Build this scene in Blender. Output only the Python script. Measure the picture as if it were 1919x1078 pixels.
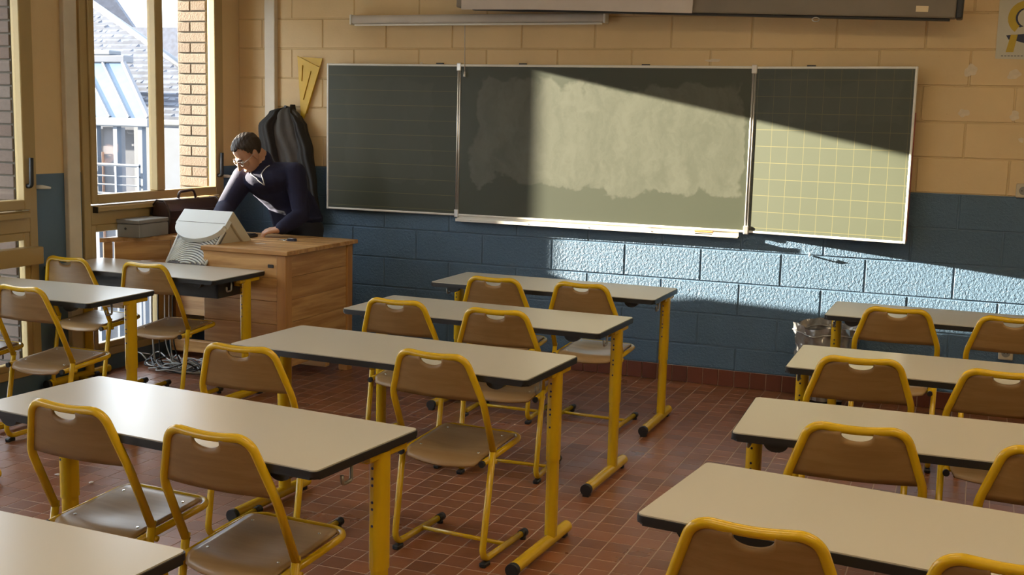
import bpy, bmesh, math, random
import numpy as np
from mathutils import Vector, Matrix, Euler
R = math.radians
random.seed(7)
for o in list(bpy.data.objects): bpy.data.objects.remove(o)
SC = bpy.context.scene
COL = SC.collection

# ------------------------------------------------------------------ camera, sky, sun, exposure
IMG_W, IMG_H, F_PX = 1919, 1078, 2196.55
cam_d = bpy.data.cameras.new('camera'); cam = bpy.data.objects.new('camera', cam_d); COL.objects.link(cam)
cam.location = (3.609, -7.2814, 1.6385)
cam.rotation_euler = (R(81.8775), R(-1.4389), R(21.8296))
cam_d.sensor_width = 36; cam_d.lens = F_PX * 36 / IMG_W; cam_d.clip_start = 0.05; cam_d.clip_end = 300
SC.camera = cam

SKY = 7.2
SUN = 93.0
SUN_RHO, SUN_SLOPE = 7.45, 0.202          # metres along +X per metre along +Y; metres down per metre along +X
w = bpy.data.worlds.new('sky'); SC.world = w; w.use_nodes = True
bg = w.node_tree.nodes['Background']; bg.inputs['Color'].default_value = (0.84, 0.93, 1.0, 1); bg.inputs['Strength'].default_value = SKY
sd = bpy.data.lights.new('sun', 'SUN'); sd.energy = SUN; sd.angle = R(0.53); sd.color = (1.0, 0.88, 0.68)
sun = bpy.data.objects.new('sun', sd); COL.objects.link(sun)
sun.rotation_euler = Vector((SUN_RHO, 1.0, -SUN_SLOPE * SUN_RHO)).to_track_quat('-Z', 'Y').to_euler()
sun.location = (-20, -4, 8)
vs = SC.view_settings
vs.view_transform = 'Standard'; vs.look = 'None'; vs.gamma = 1.0; vs.use_curve_mapping = False
vs.exposure = 0.0

# ------------------------------------------------------------------ node material helpers
class NT:
    def __init__(s, name):
        s.m = bpy.data.materials.new(name); s.m.use_nodes = True; s.t = s.m.node_tree
        s.b = s.t.nodes['Principled BSDF']; s.out = s.t.nodes['Material Output']
    def n(s, kind, **kw):
        k = s.t.nodes.new(kind)
        for a, v in kw.items(): setattr(k, a, v)
        return k
    def put(s, sock, v):
        if isinstance(v, bpy.types.NodeSocket): s.t.links.new(v, sock)
        else: sock.default_value = (tuple(v) + (1,)) if (isinstance(v, (tuple, list)) and len(v) == 3 and sock.type == 'RGBA') else v
    def math(s, op, a, b=0.0, c=0.0, clamp=False):
        k = s.n('ShaderNodeMath', operation=op, use_clamp=clamp)
        s.put(k.inputs[0], a); s.put(k.inputs[1], b); s.put(k.inputs[2], c); return k.outputs[0]
    def coord(s, which='Object'): return s.n('ShaderNodeTexCoord').outputs[which]
    def pos(s): return s.n('ShaderNodeNewGeometry').outputs['Position']
    def sep(s, v):
        k = s.n('ShaderNodeSeparateXYZ'); s.put(k.inputs[0], v); return k.outputs
    def comb(s, x, y, z):
        k = s.n('ShaderNodeCombineXYZ'); s.put(k.inputs[0], x); s.put(k.inputs[1], y); s.put(k.inputs[2], z); return k.outputs[0]
    def scale(s, v, sc):
        k = s.n('ShaderNodeVectorMath', operation='MULTIPLY'); s.put(k.inputs[0], v); k.inputs[1].default_value = sc; return k.outputs[0]
    def add(s, v, u):
        k = s.n('ShaderNodeVectorMath', operation='ADD'); s.put(k.inputs[0], v); s.put(k.inputs[1], u); return k.outputs[0]
    def noise(s, vec, sc, detail=3, rough=0.55, out=0):
        k = s.n('ShaderNodeTexNoise'); s.put(k.inputs['Vector'], vec); k.inputs['Scale'].default_value = sc
        k.inputs['Detail'].default_value = detail; k.inputs['Roughness'].default_value = rough; return k.outputs[out]
    def white(s, vec):
        k = s.n('ShaderNodeTexWhiteNoise'); s.put(k.inputs['Vector'], vec); return k.outputs['Value']
    def rng(s, v, a, b, c=0.0, d=1.0, smooth=True):
        k = s.n('ShaderNodeMapRange'); k.interpolation_type = 'SMOOTHSTEP' if smooth else 'LINEAR'
        s.put(k.inputs['Value'], v); k.inputs['From Min'].default_value = a; k.inputs['From Max'].default_value = b
        k.inputs['To Min'].default_value = c; k.inputs['To Max'].default_value = d; return k.outputs[0]
    def mix(s, f, a, b):
        k = s.n('ShaderNodeMix', data_type='RGBA'); s.put(k.inputs['Factor'], f); s.put(k.inputs['A'], a); s.put(k.inputs['B'], b)
        return [o for o in k.outputs if o.type == 'RGBA'][0]
    def bump(s, h, strength=0.3, dist=0.01):
        k = s.n('ShaderNodeBump'); k.inputs['Strength'].default_value = strength; k.inputs['Distance'].default_value = dist
        s.put(k.inputs['Height'], h); s.t.links.new(k.outputs[0], s.b.inputs['Normal'])
    def fin(s, col=None, rough=0.5, metal=0.0, **kw):
        if col is not None: s.put(s.b.inputs['Base Color'], col)
        s.put(s.b.inputs['Roughness'], rough); s.put(s.b.inputs['Metallic'], metal)
        for k, v in kw.items(): s.put(s.b.inputs[k], v)
        return s.m

def plain(name, col, rough=0.5, metal=0.0, vary=0.08, sc=6.0, bump=0.0, bsc=80.0, **kw):
    t = NT(name); c = t.coord()
    f = t.noise(c, sc, 4)
    dark = tuple(x * (1 - vary * 2) for x in col); lite = tuple(min(1, x * (1 + vary * 2)) for x in col)
    cc = t.mix(f, dark, lite)
    if bump: t.bump(t.noise(c, bsc, 2), bump, 0.004)
    return t.fin(cc, rough, metal, **kw)

def wood(name, a, b, axis=0, rough=0.45, knots=True, sc=1.0):
    t = NT(name); c = t.coord()
    st = [14.0 * sc, 14.0 * sc, 14.0 * sc]; st[axis] = 1.1 * sc
    rnd = t.n('ShaderNodeObjectInfo').outputs['Random']
    off = t.comb(t.math('MULTIPLY', rnd, 13.0), t.math('MULTIPLY', rnd, 7.0), t.math('MULTIPLY', rnd, 29.0))
    v = t.add(t.scale(c, tuple(st)), off)
    warp = t.noise(v, 0.6, 2, out=1)
    g = t.noise(t.add(v, t.scale(warp, (0.8, 0.8, 0.8))), 1.6, 5, 0.6)
    col = t.mix(t.rng(g, 0.32, 0.68), a, b)
    if knots:
        vo = t.n('ShaderNodeTexVoronoi'); s2 = [5.0] * 3; s2[axis] = 1.8
        t.put(vo.inputs['Vector'], t.add(t.scale(c, tuple(s2)), off)); vo.inputs['Scale'].default_value = 1.0
        k = t.rng(vo.outputs['Distance'], 0.035, 0.10, 1.0, 0.0)
        col = t.mix(k, col, tuple(x * 0.28 for x in a))
    col = t.mix(t.math('MULTIPLY', rnd, 0.35), col, tuple(x * 0.72 for x in a))
    t.bump(g, 0.12, 0.002)
    return t.fin(col, rough)

M = {}
def wall_paint(name, col, lump, rough, bstr, spec=0.5, bd=0.004):
    t = NT(name); p = t.pos()
    f = t.noise(p, 2.3, 5, 0.6)
    cc = t.mix(f, tuple(x * 0.86 for x in col), tuple(x * 1.10 for x in col))
    fl = t.rng(t.noise(p, 55, 2), 0.73, 0.79)
    cc = t.mix(t.math('MULTIPLY', fl, 0.5), cc, tuple(x * 0.35 for x in col))
    h = t.math('ADD', t.noise(p, lump, 3, 0.6), t.math('MULTIPLY', t.noise(p, lump * 3.2, 2), 0.35))
    t.bump(h, bstr, bd)
    return t.fin(cc, rough, **{'Specular IOR Level': spec})
CREAM, BLUE = (0.68, 0.50, 0.265), (0.088, 0.150, 0.225)
M['cream'] = wall_paint('cream_paint', CREAM, 60, 0.6, 0.25)
M['blue'] = wall_paint('blue_paint', BLUE, 62, 0.45, 1.0, 0.32, 0.007)
def dado():
    t = NT('painted_dado_wall'); p = t.pos(); z = t.sep(p)[2]
    f = t.noise(p, 2.3, 5, 0.6)
    c1 = t.mix(f, tuple(x * 0.88 for x in CREAM), tuple(x * 1.08 for x in CREAM))
    c2 = t.mix(f, tuple(x * 0.88 for x in BLUE), tuple(x * 1.1 for x in BLUE))
    t.bump(t.noise(p, 80, 3), 0.25, 0.003)
    return t.fin(t.mix(t.math('LESS_THAN', z, 1.262), c1, c2), 0.5)
M['dado'] = dado()
M['mortar_cream'] = plain('cream_joint', tuple(x * 0.86 for x in CREAM), 0.7)
M['mortar_blue'] = plain('blue_joint', tuple(x * 0.95 for x in BLUE), 0.5)
def tile_mat(name, col, rough):
    t = NT(name); p = t.pos()
    x, y, z = t.sep(t.add(t.scale(p, (10, 10, 10)), (0.5, 0.0, 0.0)))
    cell = t.comb(t.math('FLOOR', x), t.math('FLOOR', y), t.math('FLOOR', z))
    r = t.white(cell)
    cc = t.mix(r, tuple(v * 0.72 for v in col), tuple(v * 1.2 for v in col))
    cc = t.mix(t.math('MULTIPLY', t.noise(p, 30, 4), 0.35), cc, tuple(v * 0.6 for v in col))
    rr = t.rng(t.noise(p, 3.0, 4), 0.3, 0.7, rough - 0.07, rough + 0.1)
    t.bump(t.noise(p, 60, 2), 0.10, 0.003)
    return t.fin(cc, rr)
M['tile'] = tile_mat('terracotta_tile', (0.25, 0.092, 0.040), 0.34)
M['skirt_tile'] = tile_mat('skirting_tile', (0.15, 0.045, 0.026), 0.35)
M['grout'] = plain('grout', (0.46, 0.34, 0.26), 0.8)
M['ceiling'] = plain('ceiling_white', (0.85, 0.82, 0.76), 0.9)
M['yellow'] = plain('yellow_enamel', (0.62, 0.39, 0.008), 0.22, 0, 0.05, 9, 0.02, 200)
M['black'] = plain('black_plastic', (0.012, 0.012, 0.013), 0.45)
M['dark_box'] = plain('dark_grey_metal', (0.02, 0.02, 0.022), 0.5)
M['hook'] = plain('grey_hook_metal', (0.32, 0.31, 0.28), 0.4, 0.6)
M['chrome'] = plain('rivet_metal', (0.7, 0.7, 0.68), 0.25, 0.9)
def laminate():
    t = NT('beige_laminate'); c = t.coord()
    g = t.noise(c, 1.6, 2)
    cc = t.mix(g, (0.49, 0.455, 0.385), (0.53, 0.495, 0.42))
    return t.fin(cc, 0.28, **{'Specular IOR Level': 0.7})
M['laminate'] = laminate()
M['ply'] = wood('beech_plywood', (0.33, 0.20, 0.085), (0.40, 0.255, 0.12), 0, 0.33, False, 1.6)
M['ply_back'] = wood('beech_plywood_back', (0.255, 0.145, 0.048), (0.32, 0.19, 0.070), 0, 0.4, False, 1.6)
M['pine_x'] = wood('pine_board', (0.40, 0.20, 0.060), (0.68, 0.41, 0.165), 0, 0.4)
M['pine_y'] = wood('pine_board_end', (0.40, 0.20, 0.060), (0.68, 0.41, 0.165), 1, 0.4)
M['pine_z'] = wood('pine_post', (0.42, 0.20, 0.060), (0.55, 0.30, 0.105), 2, 0.4, False)
M['tan_frame'] = plain('tan_window_frame', (0.40, 0.29, 0.125), 0.35, 0.0, 0.05, 3)
M['trunking'] = plain('white_trunking', (0.62, 0.55, 0.43), 0.45)
M['alu'] = plain('aluminium', (0.66, 0.65, 0.62), 0.32, 0.7, 0.03)
M['white_trim'] = plain('white_enamel_trim', (0.74, 0.72, 0.66), 0.4)
M['white_plastic'] = plain('white_plastic', (0.75, 0.74, 0.70), 0.45)
M['grey_case'] = plain('grey_screen_case', (0.20, 0.165, 0.12), 0.55)
M['cream_case'] = plain('white_screen_case', (0.52, 0.47, 0.41), 0.5)
M['screen_white'] = plain('white_screen_sheet', (0.55, 0.48, 0.42), 0.7)
M['label'] = plain('paper_label', (0.80, 0.66, 0.42), 0.7)
M['paper'] = plain('paper', (0.55, 0.52, 0.42), 0.7)
M['red'] = plain('red_edge', (0.25, 0.02, 0.015), 0.5)
M['monitor_grey'] = plain('light_grey_shell', (0.68, 0.71, 0.70), 0.42, 0, 0.02)
M['monitor_tan'] = plain('monitor_bezel', (0.56, 0.52, 0.42), 0.45, 0, 0.02)
M['grille_dark'] = plain('grille_gap', (0.16, 0.16, 0.18), 0.6)
M['screen_glass'] = plain('dark_screen', (0.015, 0.018, 0.02), 0.12)
M['box_grey'] = plain('grey_box_metal', (0.21, 0.205, 0.19), 0.5)
M['leather'] = plain('brown_leather', (0.030, 0.012, 0.008), 0.42, 0, 0.15, 14, 0.2, 120)
M['sweater'] = plain('navy_knit', (0.0085, 0.0092, 0.038), 0.85, 0, 0.12, 30, 0.3, 240)
M['trouser'] = plain('dark_trousers', (0.02, 0.02, 0.026), 0.9)
M['skin'] = plain('skin', (0.50, 0.27, 0.17), 0.5, 0, 0.06, 14)
M['hair'] = plain('dark_brown_hair', (0.030, 0.017, 0.009), 0.6, 0, 0.3, 60, 0.6, 160)
M['shirt'] = plain('white_shirt', (0.66, 0.64, 0.66), 0.7)
M['coat_grey'] = plain('charcoal_wool', (0.062, 0.056, 0.048), 0.95, 0, 0.2, 12, 0.25, 200)
M['coat_dark'] = plain('black_lining', (0.022, 0.021, 0.020), 0.8, 0, 0.2, 12)
M['ruler'] = plain('yellow_ruler_plastic', (0.66, 0.42, 0.03), 0.4)
M['ruler_slot'] = plain('ruler_slot_shadow', (0.22, 0.10, 0.02), 0.7)
M['outlet'] = plain('ivory_outlet', (0.52, 0.46, 0.34), 0.45)
M['plaster'] = plain('plaster_filler', (0.66, 0.56, 0.42), 0.8, 0, 0.1, 30)
M['navy_print'] = plain('navy_print', (0.03, 0.035, 0.07), 0.6)
M['yellow_print'] = plain('yellow_print', (0.50, 0.35, 0.03), 0.6)
M['liner'] = plain('plastic_liner', (0.30, 0.29, 0.28), 0.18, 0.35, 0.2, 20, 0.6, 22)
M['bin_dark'] = plain('bin_interior', (0.015, 0.014, 0.014), 0.4)
M['cable_grey'] = plain('grey_cable', (0.42, 0.42, 0.40), 0.5)
M['cable_black'] = plain('black_cable', (0.015, 0.015, 0.016), 0.5)
M['brick'] = None
def brick_mat(name, a, b):
    t = NT(name); c = t.pos(); rnd = t.n('ShaderNodeObjectInfo').outputs['Random']
    cc = t.mix(rnd, a, b); cc = t.mix(t.math('MULTIPLY', t.noise(c, 40, 4), 0.6), cc, tuple(x * 0.6 for x in a))
    t.bump(t.noise(c, 90, 3), 0.4, 0.004); return t.fin(cc, 0.85)
M['brick'] = brick_mat('yellow_brick', (0.105, 0.070, 0.045), (0.145, 0.108, 0.075))
M['brick_red'] = brick_mat('dull_brick', (0.11, 0.07, 0.05), (0.15, 0.115, 0.09))
M['brick_mortar'] = plain('brick_mortar', (0.10, 0.085, 0.065), 0.9)
M['ext_wall'] = plain('pale_render', (0.105, 0.110, 0.128), 0.9, **{'Specular IOR Level': 0.12})
M['ext_roof'] = plain('pale_roof_tile', (0.070, 0.078, 0.102), 0.7, 0, 0.25, 5, **{'Specular IOR Level': 0.12})
M['ext_roof2'] = plain('slate_roof', (0.045, 0.052, 0.075), 0.7, 0, 0.3, 9, **{'Specular IOR Level': 0.12})
M['ext_trim'] = plain('grey_gutter', (0.07, 0.08, 0.10), 0.6)
M['ext_beam'] = plain('grey_canopy_bars', (0.045, 0.058, 0.082), 0.6)
M['ext_orange'] = plain('orange_panel', (0.2, 0.12, 0.09), 0.7)
M['ext_dark'] = plain('dark_opening', (0.05, 0.063, 0.09), 0.6)
M['ground'] = plain('pale_paving', (0.40, 0.39, 0.36), 0.9)
def glass(name, tint, gl=0.06):
    t = NT(name); tr = t.n('ShaderNodeBsdfTransparent'); tr.inputs[0].default_value = tint + (1,)
    g = t.n('ShaderNodeBsdfGlossy'); g.inputs['Roughness'].default_value = 0.02
    lw = t.n('ShaderNodeLayerWeight'); fac = t.math('MULTIPLY_ADD', t.math('POWER', lw.outputs['Facing'], 5.0), 0.6, 0.02)
    mx = t.n('ShaderNodeMixShader'); t.t.links.new(fac, mx.inputs[0]); t.t.links.new(tr.outputs[0], mx.inputs[1]); t.t.links.new(g.outputs[0], mx.inputs[2])
    t.t.links.new(mx.outputs[0], t.out.inputs[0]); return t.m
M['glass'] = glass('window_glass', (0.95, 0.96, 0.97))
M['ext_glass'] = plain('canopy_glass', (0.07, 0.10, 0.15), 0.4, **{'Specular IOR Level': 0.12})

def board_mat(name, smear, grid, seed):
    t = NT(name); c = t.coord(); x, y, z = t.sep(c)
    base = t.mix(t.noise(c, 1.5, 3), (0.041, 0.047, 0.027), (0.052, 0.058, 0.034))
    n1 = t.noise(t.add(c, (seed, 0, 0)), 4.0, 4, 0.55, 1)
    nx, ny, nz = t.sep(n1)
    X = t.math('ADD', x, t.math('MULTIPLY_ADD', nx, 0.30, -0.15)); Z = t.math('ADD', z, t.math('MULTIPLY_ADD', nz, 0.34, -0.17))
    x0, x1, z0, z1, amt = smear
    mk = t.math('MULTIPLY', t.rng(X, x0, x0 + 0.03), t.rng(X, x1 - 0.02, x1, 1, 0))
    mk = t.math('MULTIPLY', mk, t.math('MULTIPLY', t.rng(Z, z0, z0 + 0.02), t.rng(Z, z1 - 0.03, z1, 1, 0)))
    sw = t.noise(t.add(t.scale(c, (5, 1, 1.6)), t.scale(n1, (1.5, 1.5, 1.5))), 2.0, 5, 0.6)
    mk = t.math('MULTIPLY', mk, t.rng(sw, 0.25, 0.75, 0.45 * amt, amt))
    st = t.rng(t.noise(t.add(t.scale(c, (9, 1, 4)), (seed, 3, 1)), 1.3, 3), 0.64, 0.80, 0, 0.30)
    mk = t.math('MULTIPLY', mk, t.math('ADD', 1.0, st))
    col = t.mix(mk, base, (0.150, 0.150, 0.112))
    if grid:
        gx = t.math('ABSOLUTE', t.math('SUBTRACT', t.math('FRACT', t.math('MULTIPLY_ADD', x, 10.0, 0.35)), 0.5))
        gz = t.math('ABSOLUTE', t.math('SUBTRACT', t.math('FRACT', t.math('MULTIPLY_ADD', z, 10.0, 0.30)), 0.5))
        ln = t.math('MAXIMUM', t.math('MULTIPLY', t.math('LESS_THAN', gx, 0.014), grid[0]), t.math('MULTIPLY', t.math('LESS_THAN', gz, 0.016), grid[1]))
        col = t.mix(ln, col, (0.20, 0.17, 0.055))
    return t.fin(col, 0.48)

# ------------------------------------------------------------------ mesh helpers
def mesh_obj(name, bm_or_data, mat, parent=None, loc=None, rot=None, smooth=False):
    if isinstance(bm_or_data, bmesh.types.BMesh):
        me = bpy.data.meshes.new(name); bmesh.ops.recalc_face_normals(bm_or_data, faces=bm_or_data.faces); bm_or_data.to_mesh(me); bm_or_data.free()
    else: me = bm_or_data
    if mat is not None and not me.materials: me.materials.append(M[mat] if isinstance(mat, str) else mat)
    if smooth:
        for p in me.polygons: p.use_smooth = True
    o = bpy.data.objects.new(name, me); COL.objects.link(o)
    if parent: o.parent = parent
    if loc: o.location = loc
    if rot: o.rotation_euler = rot
    return o
def empty(name, loc=(0, 0, 0), rz=0, parent=None):
    o = bpy.data.objects.new(name, None); o.empty_display_size = 0.1; COL.objects.link(o); o.location = loc; o.rotation_euler = (0, 0, rz)
    if parent: o.parent = parent
    return o
def tag(o, label=None, cat=None, group=None, kind=None):
    if label: o['label'] = label
    if cat: o['category'] = cat
    if group: o['group'] = group
    if kind: o['kind'] = kind
    return o
def copy_tree(o, parent=None):
    c = o.copy(); COL.objects.link(c); c.parent = parent
    for ch in list(o.children):
        copy_tree(ch, c)
    return c
def add_box(bm, x0, x1, y0, y1, z0, z1, bev=0.0, mi=0, mtx=None):
    vs_ = [bm.verts.new(Vector(p)) for p in ((x0, y0, z0), (x1, y0, z0), (x1, y1, z0), (x0, y1, z0), (x0, y0, z1), (x1, y0, z1), (x1, y1, z1), (x0, y1, z1))]
    fs = [bm.faces.new([vs_[i] for i in q]) for q in ((0, 3, 2, 1), (4, 5, 6, 7), (0, 1, 5, 4), (1, 2, 6, 5), (2, 3, 7, 6), (3, 0, 4, 7))]
    for f in fs: f.material_index = mi
    if bev:
        es = list({e for f in fs for e in f.edges})
        r = bmesh.ops.bevel(bm, geom=es, offset=bev, segments=2 if bev > 0.004 else 1, affect='EDGES', profile=0.5)
    if mtx: bmesh.ops.transform(bm, matrix=mtx, verts=[v for v in bm.verts if v.is_valid and not v.tag])
    return bm
def box(name, x0, x1, y0, y1, z0, z1, mat, parent=None, bev=0.0, loc=None, rot=None):
    bm = bmesh.new(); add_box(bm, min(x0, x1), max(x0, x1), min(y0, y1), max(y0, y1), min(z0, z1), max(z0, z1), bev)
    return mesh_obj(name, bm, mat, parent, loc, rot)
def fillet(pts, rad, n=6):
    pts = [Vector(p) for p in pts]; out = [pts[0]]
    for i in range(1, len(pts) - 1):
        r = rad[i] if isinstance(rad, (list, tuple)) else rad
        a, b, c = pts[i - 1], pts[i], pts[i + 1]
        u, v = (a - b), (c - b); lu, lv = u.length, v.length; u.normalize(); v.normalize()
        ang = u.angle(v)
        if r <= 0 or ang > math.pi - 0.02: out.append(b); continue
        d = min(r / math.tan(ang / 2), lu * 0.48, lv * 0.48); r2 = d * math.tan(ang / 2)
        bis = (u + v).normalized(); cen = b + bis * (r2 / math.sin(ang / 2))
        p0, p1 = b + u * d, b + v * d; q0, q1 = p0 - cen, p1 - cen
        tot = q0.angle(q1)
        for k in range(n + 1):
            t = k / n; s = math.sin(tot)
            out.append(cen + (q0 * math.sin((1 - t) * tot) + q1 * math.sin(t * tot)) / s)
    out.append(pts[-1]); return out
def add_tube(bm, pts, r, seg=10, cap=True, flat=None):
    pts = [Vector(p) for p in pts]; rings = []; up = None
    for i, p in enumerate(pts):
        d = (pts[min(i + 1, len(pts) - 1)] - pts[max(i - 1, 0)]).normalized()
        if up is None:
            up = Vector((0, 0, 1)) if abs(d.z) < 0.9 else Vector((1, 0, 0))
        s = d.cross(up)
        if s.length < 1e-5: s = d.cross(Vector((0, 1, 0)))
        s.normalize(); up = s.cross(d).normalized()
        rr = r[i] if isinstance(r, (list, tuple)) else r
        rings.append([bm.verts.new(p + (s * math.cos(2 * math.pi * k / seg) + up * math.sin(2 * math.pi * k / seg)) * rr) for k in range(seg)])
    for a, b in zip(rings, rings[1:]):
        for k in range(seg):
            bm.faces.new((a[k], a[(k + 1) % seg], b[(k + 1) % seg], b[k]))
    if cap:
        bm.faces.new(list(reversed(rings[0]))); bm.faces.new(rings[-1])
    return bm
def tube(name, pts, r, mat, parent=None, seg=10, **kw):
    return mesh_obj(name, add_tube(bmesh.new(), pts, r, seg), mat, parent, smooth=True, **kw)
def add_cyl(bm, p0, p1, r0, r1=None, seg=16):
    return add_tube(bm, [p0, p1], [r0, r1 if r1 is not None else r0], seg)
def cyl(name, p0, p1, r0, mat, parent=None, r1=None, seg=16):
    o = mesh_obj(name, add_cyl(bmesh.new(), p0, p1, r0, r1, seg), mat, parent)
    for p in o.data.polygons: p.use_smooth = len(p.vertices) == 4
    return o
def add_prism(bm, poly, z0, z1):
    a = [bm.verts.new((x, y, z0)) for x, y in poly]; b = [bm.verts.new((x, y, z1)) for x, y in poly]; n = len(poly)
    bm.faces.new(list(reversed(a))); bm.faces.new(b)
    for i in range(n): bm.faces.new((a[i], a[(i + 1) % n], b[(i + 1) % n], b[i]))
    return bm
def rounded_rect(x0, x1, y0, y1, r, n=5):
    pts = []
    for cx, cy, a0 in ((x1 - r, y1 - r, 0), (x0 + r, y1 - r, 90), (x0 + r, y0 + r, 180), (x1 - r, y0 + r, 270)):
        for k in range(n + 1):
            a = R(a0 + 90 * k / n); pts.append((cx + r * math.cos(a), cy + r * math.sin(a)))
    return pts
def grid_solid(name, f, nu, nv, thick, mat, parent=None, smooth=True):
    """f(u,v)->point; a curved sheet with thickness along its normal (approx from f)"""
    P = [[Vector(f(i / nu, j / nv)) for j in range(nv + 1)] for i in range(nu + 1)]
    bm = bmesh.new(); A, B = [], []
    for i in range(nu + 1):
        ra, rb = [], []
        for j in range(nv + 1):
            du = P[min(i + 1, nu)][j] - P[max(i - 1, 0)][j]; dv = P[i][min(j + 1, nv)] - P[i][max(j - 1, 0)]
            nrm = du.cross(dv).normalized() * thick / 2
            ra.append(bm.verts.new(P[i][j] + nrm)); rb.append(bm.verts.new(P[i][j] - nrm))
        A.append(ra); B.append(rb)
    for i in range(nu):
        for j in range(nv):
            bm.faces.new((A[i][j], A[i + 1][j], A[i + 1][j + 1], A[i][j + 1])); bm.faces.new((B[i][j], B[i][j + 1], B[i + 1][j + 1], B[i + 1][j]))
    for i in range(nu):
        bm.faces.new((A[i][0], B[i][0], B[i + 1][0], A[i + 1][0])); bm.faces.new((A[i][nv], A[i + 1][nv], B[i + 1][nv], B[i][nv]))
    for j in range(nv):
        bm.faces.new((A[0][j], A[0][j + 1], B[0][j + 1], B[0][j])); bm.faces.new((A[nu][j], B[nu][j], B[nu][j + 1], A[nu][j + 1]))
    return mesh_obj(name, bm, mat, parent, smooth=smooth)
def auto_smooth(o, ang=40):
    me = o.data; bm = bmesh.new(); bm.from_mesh(me)
    for f in bm.faces: f.smooth = True
    for e in bm.edges:
        if len(e.link_faces) == 2 and e.calc_face_angle(0) > R(ang): e.smooth = False
    bm.to_mesh(me); bm.free(); return o

# ------------------------------------------------------------------ the room
XL, XR, YB, ZC = -1.452, 5.75, -9.6, 2.95
ROW, Z0 = 0.206, 0.249                      # block course height, first course line above the floor
DADO = Z0 + 5 * ROW                         # top of the blue paint
floor = box('floor', XL - 0.05, XR, YB, 0.02, -0.15, -0.0010, 'grout'); tag(floor, 'red-brown square terracotta tile floor with pale grout', None, None, 'structure')
ceil = box('ceiling', XL - 0.3, XR + 0.1, YB - 0.1, 0.2, ZC, ZC + 0.15, 'ceiling'); tag(ceil, kind='structure')
wr = box('wall_right', XR, XR + 0.15, YB, 0.2, -0.15, ZC, 'dado'); tag(wr, kind='structure')
wb = box('wall_back', XL - 0.3, XR + 0.15, YB - 0.15, YB, -0.15, ZC, 'dado'); tag(wb, kind='structure')
# front wall of painted concrete blocks
bm = bmesh.new(); add_box(bm, XL - 0.3, XR, 0.005, 0.2, DADO, ZC)
bm2 = bmesh.new(); add_box(bm2, XL - 0.3, XR, 0.005, 0.2, -0.15, DADO)
wf = mesh_obj('wall_front', bm, 'mortar_cream'); tag(wf, 'front wall of concrete blocks, cream above and blue below', None, None, 'structure')
mesh_obj('blue_dado_backing', bm2, 'mortar_blue', wf)
blk_cache = {}
def block(x0, x1, z0, z1, mat):
    key = (round(x1 - x0, 3), round(z1 - z0, 3), mat)
    if key not in blk_cache:
        w_, h_ = (x1 - x0) / 2 - 0.0035, (z1 - z0) / 2 - 0.0035
        b_ = bmesh.new(); c = 0.004
        fr = [b_.verts.new(p) for p in ((-w_ + c, 0, -h_ + c), (w_ - c, 0, -h_ + c), (w_ - c, 0, h_ - c), (-w_ + c, 0, h_ - c))]
        bk = [b_.verts.new(p) for p in ((-w_, 0.0055, -h_), (w_, 0.0055, -h_), (w_, 0.0055, h_), (-w_, 0.0055, h_))]
        b_.faces.new(fr); b_.faces.new(list(reversed(bk)))
        for i in range(4): b_.faces.new((fr[i], bk[i], bk[(i + 1) % 4], fr[(i + 1) % 4]))
        me = bpy.data.meshes.new('block'); bmesh.ops.recalc_face_normals(b_, faces=b_.faces); b_.to_mesh(me); b_.free(); me.materials.append(M[mat]); blk_cache[key] = me
    o = bpy.data.objects.new('block', blk_cache[key]); COL.objects.link(o); o.parent = wf
    o.location = ((x0 + x1) / 2 + 0, random.uniform(-0.0012, 0.0012), (z0 + z1) / 2)
for j in range(-1, 13):
    z0 = max(Z0 + j * ROW, 0.104); z1 = min(Z0 + (j + 1) * ROW, ZC)
    if z1 - z0 < 0.03: continue
    off = 0.0 if j % 2 == 0 else 0.25
    xs = [XL] + [k * 0.5 + off for k in range(-3, 10) if XL + 0.02 < k * 0.5 + off < 4.6] + [4.6]
    for a, b in zip(xs, xs[1:]):
        block(a, b, z0, z1, 'blue' if z0 < DADO - 0.05 else 'cream')
block(4.6, XR, 0.104, DADO, 'blue'); block(4.6, XR, DADO, ZC, 'cream')
# skirting tiles
sk = box('baseboard_front', XL, XR, -0.004, 0.004, 0, 0.104, 'grout'); tag(sk, 'row of dark red skirting tiles along the blue block wall', None, None, 'structure')
b_ = bmesh.new(); add_box(b_, -0.0475, 0.0475, -0.011, 0.0, 0.003, 0.104, 0.002)
me_sk = None
for k in range(-15, 48):
    x = 0.1 * k + 0.1
    if x - 0.05 < XL: continue
    if me_sk is None:
        t_ = mesh_obj('skirting_tile', b_, 'skirt_tile', sk, (x, -0.002, 0)); me_sk = t_.data
    else:
        mesh_obj('skirting_tile', me_sk, None, sk, (x, -0.002, 0))
# plaster-filler spots on the cream wall
def blob(name, x, z, rx, rz, mat, parent, y=-0.002, n=22, amp=0.25):
    pts = []
    ph = [random.uniform(0, 6.28) for _ in range(4)]
    for k in range(n):
        a = 2 * math.pi * k / n; r = 1 + amp * (math.sin(2 * a + ph[0]) * 0.5 + math.sin(3 * a + ph[1]) * 0.4 + math.sin(5 * a + ph[2]) * 0.4)
        pts.append((rx * r * math.cos(a), rz * r * math.sin(a)))
    b_ = add_prism(bmesh.new(), pts, -0.0015, 0.0015)
    return mesh_obj(name, b_, mat, parent, (x, y, z), (R(90), 0, 0))
for x, z, rx, rz in ((3.505, 1.985, 0.035, 0.033), (3.735, 1.965, 0.035, 0.026), (3.485, 1.745, 0.028, 0.024), (3.755, 1.735, 0.026, 0.026), (2.02, 2.035, 0.045, 0.010), (0.02, 2.005, 0.012, 0.008), (3.80, 1.6, 0.012, 0.016)):
    blob('plaster_spot', x, z, rx, rz, 'plaster', wf)
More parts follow.
